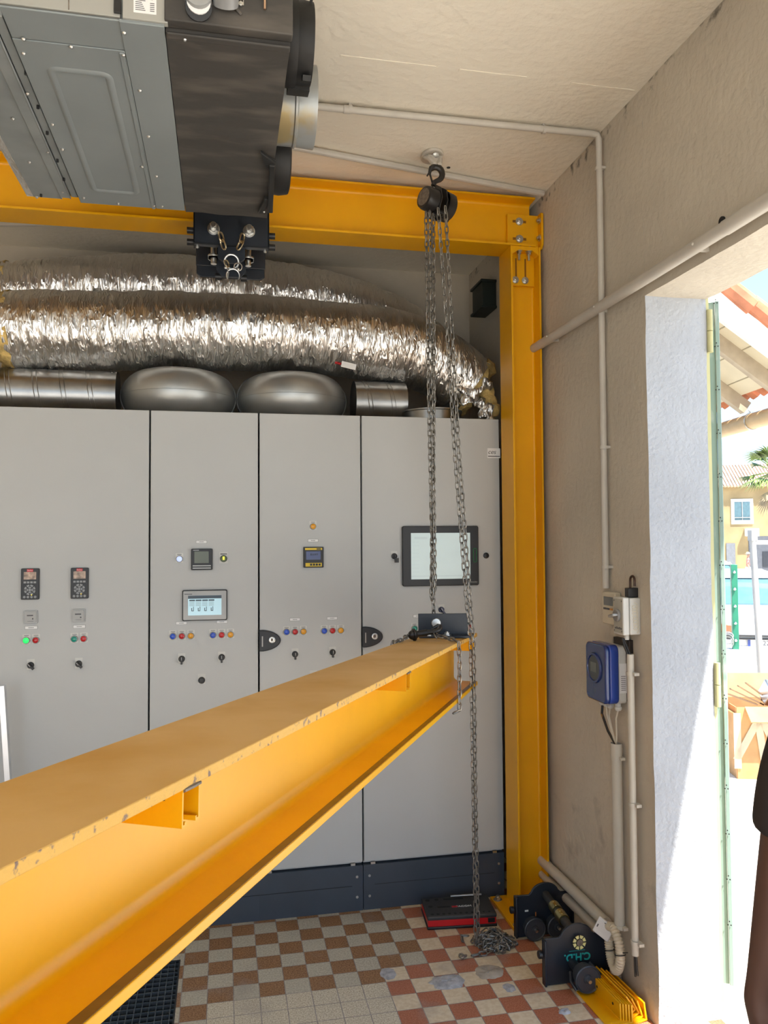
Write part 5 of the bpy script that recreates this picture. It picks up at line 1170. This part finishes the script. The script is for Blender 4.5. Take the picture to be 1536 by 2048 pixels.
# ------------------------------------------------------------------ people
def skin_mesh(name, verts, edges, radii, m, parent, sub=2, root=0):
    me = bpy.data.meshes.new(name); me.from_pydata(verts, edges, []); tmp = bpy.data.objects.new(name+'_tmp', me); C.objects.link(tmp)
    md = tmp.modifiers.new('skin', 'SKIN'); md.use_smooth_shade = True
    for i, r in enumerate(radii):
        sv = me.skin_vertices[0].data[i]; sv.radius = r if isinstance(r, tuple) else (r, r); sv.use_root = (i == root)
    s2 = tmp.modifiers.new('sub', 'SUBSURF'); s2.levels = sub; s2.render_levels = sub
    bpy.context.view_layer.update()
    out = bpy.data.meshes.new_from_object(tmp.evaluated_get(bpy.context.evaluated_depsgraph_get())); bpy.data.objects.remove(tmp)
    out.materials.clear(); out.materials.append(m)
    for p in out.polygons: p.use_smooth = True
    o = bpy.data.objects.new(name, out); C.objects.link(o)
    if parent: o.parent = parent
    return o
def person(loc, yaw, hgt, label, skin, shirt, trousers, hair, hat=None, sleeve=.55):
    t = thing('person', loc, label, 'person'); t.rotation_euler = (0, 0, yaw); k = hgt/1.75; t.scale = (k, k, k)
    Vt, E_, R_ = [], [], []
    def add(p, r, par=None):
        Vt.append(p); R_.append(r)
        if par is not None: E_.append((par, len(Vt)-1))
        return len(Vt)-1
    pel = add((0, 0, .95), (.14, .10)); wa = add((0, 0, 1.10), (.125, .09), pel); ch = add((0, .0, 1.30), (.15, .105), wa); nk0 = add((0, .0, 1.46), (.075, .065), ch); nk = add((0, -.01, 1.53), .052, nk0)
    h1 = add((0, -.02, 1.61), (.066, .082), nk); h2 = add((0, -.018, 1.68), (.072, .090), h1); add((0, -.01, 1.73), (.055, .065), h2)
    arms = []
    for s in (-1, 1):
        sh = add((s*.185, .0, 1.405), .062, ch); el = add((s*.245, .02, 1.13), .043, sh); wr = add((s*.262, -.05, .875), .028, el); pa = add((s*.262, -.065, .805), (.022, .040), wr); arms.append((s, pa))
        for q in range(4):
            f1 = add((s*.258, -.040-.020*q, .755-.004*abs(q-1)), .0095, pa); f2 = add((s*.250, -.042-.020*q, .722), .0088, f1); add((s*.240, -.043-.020*q, .698+.006*abs(q-1)), .0078, f2)
        th = add((s*.250, -.105, .800), .011, pa); add((s*.243, -.122, .765), .009, th)
        hp_ = add((s*.095, 0, .88), .085, pel); kn = add((s*.105, -.015, .50), .058, hp_); an = add((s*.11, .02, .09), .040, kn); add((s*.118, -.12, .035), (.042, .030), an)
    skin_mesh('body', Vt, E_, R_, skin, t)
    # ears, eyes, mouth share the head surface
    Vt, E_, R_ = [], [], []
    p0 = add((0, 0, .93), (.165, .125)); p1 = add((0, 0, 1.12), (.150, .112), p0); p2 = add((0, .0, 1.32), (.175, .125), p1); add((0, 0, 1.455), (.095, .08), p2)
    for s in (-1, 1):
        q = add((s*.190, .0, 1.400), .076, p2); e = (s*.245, .02, 1.13); z = tuple(a*(1-sleeve)+b_*sleeve for a, b_ in zip((s*.19, 0, 1.40), e)); q = add(z, .068, q); z2 = tuple(a*(1-sleeve-.18)+b_*(sleeve+.18) for a, b_ in zip((s*.19, 0, 1.40), e)); add(z2, .066, q)
    skin_mesh('shirt', Vt, E_, R_, shirt, t)
    Vt, E_, R_ = [], [], []
    p0 = add((0, 0, .96), (.150, .115))
    for s in (-1, 1): a = add((s*.098, 0, .86), .098, p0); c_ = add((s*.105, -.012, .50), .075, a); add((s*.11, .015, .10), .068, c_)
    skin_mesh('trousers', Vt, E_, R_, trousers, t)
    for s in (-1, 1):
        b = B(); b.ball((s*.115, -.045, .045), (.052, .13, .045), 14, 8)
        for v in b.bm.verts: v.co += t.location
        obj('shoe', b, BLKP, t)
    b = B(); b.ball((0, .012, 1.69), (.088, .105, .085), 18, 10)
    for v in b.bm.verts: v.co += t.location
    obj('hair', b, hair, t)
    b = B()
    for s in (-1, 1): b.ball((s*.030, -.092, 1.665), (.012, .007, .007), 8, 6); b.ball((s*.082, -.01, 1.645), (.010, .020, .030), 8, 6)
    b.ball((0, -.093, 1.588), (.022, .006, .005), 8, 6)
    for v in b.bm.verts: v.co += t.location
    obj('face_features', b, [mat('face detail', (.10, .04, .03), .5)], t)
    b = B(); b.ball((0, -.100, 1.632), (.013, .016, .022), 10, 8)
    for v in b.bm.verts: v.co += t.location
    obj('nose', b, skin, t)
    if hat:
        b = B(); b.lathe([(.17, 0), (.17, .008), (.10, .02), (.095, .09), (.06, .11), (.001, .112)], (0, 0, 1.715), Z3, 20)
        for v in b.bm.verts: v.co += t.location
        obj('hat', b, hat, t)
    return t
person((.600, -2.250, 0), PI-.30, 1.585, 'person in dark short sleeved shirt standing just inside the doorway', mat('backlit skin', (.10, .05, .036), .5), mat('dark brown shirt', (.022, .017, .017), .85), mat('dark trousers', (.03, .03, .04), .8), mat('dark hair', (.02, .014, .01), .6), sleeve=.62)  # backlit darkness of the arm is put into the skin tone
person((27.62, 34.79, -.78), .9, 1.62, 'person in pink patterned shirt, white trousers and pale hat outside far away', mat('light skin', (.45, .26, .18), .6), mat('pink patterned shirt', (.55, .20, .18), .8, 0, .4, 14), mat('white trousers', (.60, .62, .70), .8), mat('grey hair', (.3, .27, .24), .7), hat=mat('straw hat', (.6, .5, .34), .8), sleeve=.8)
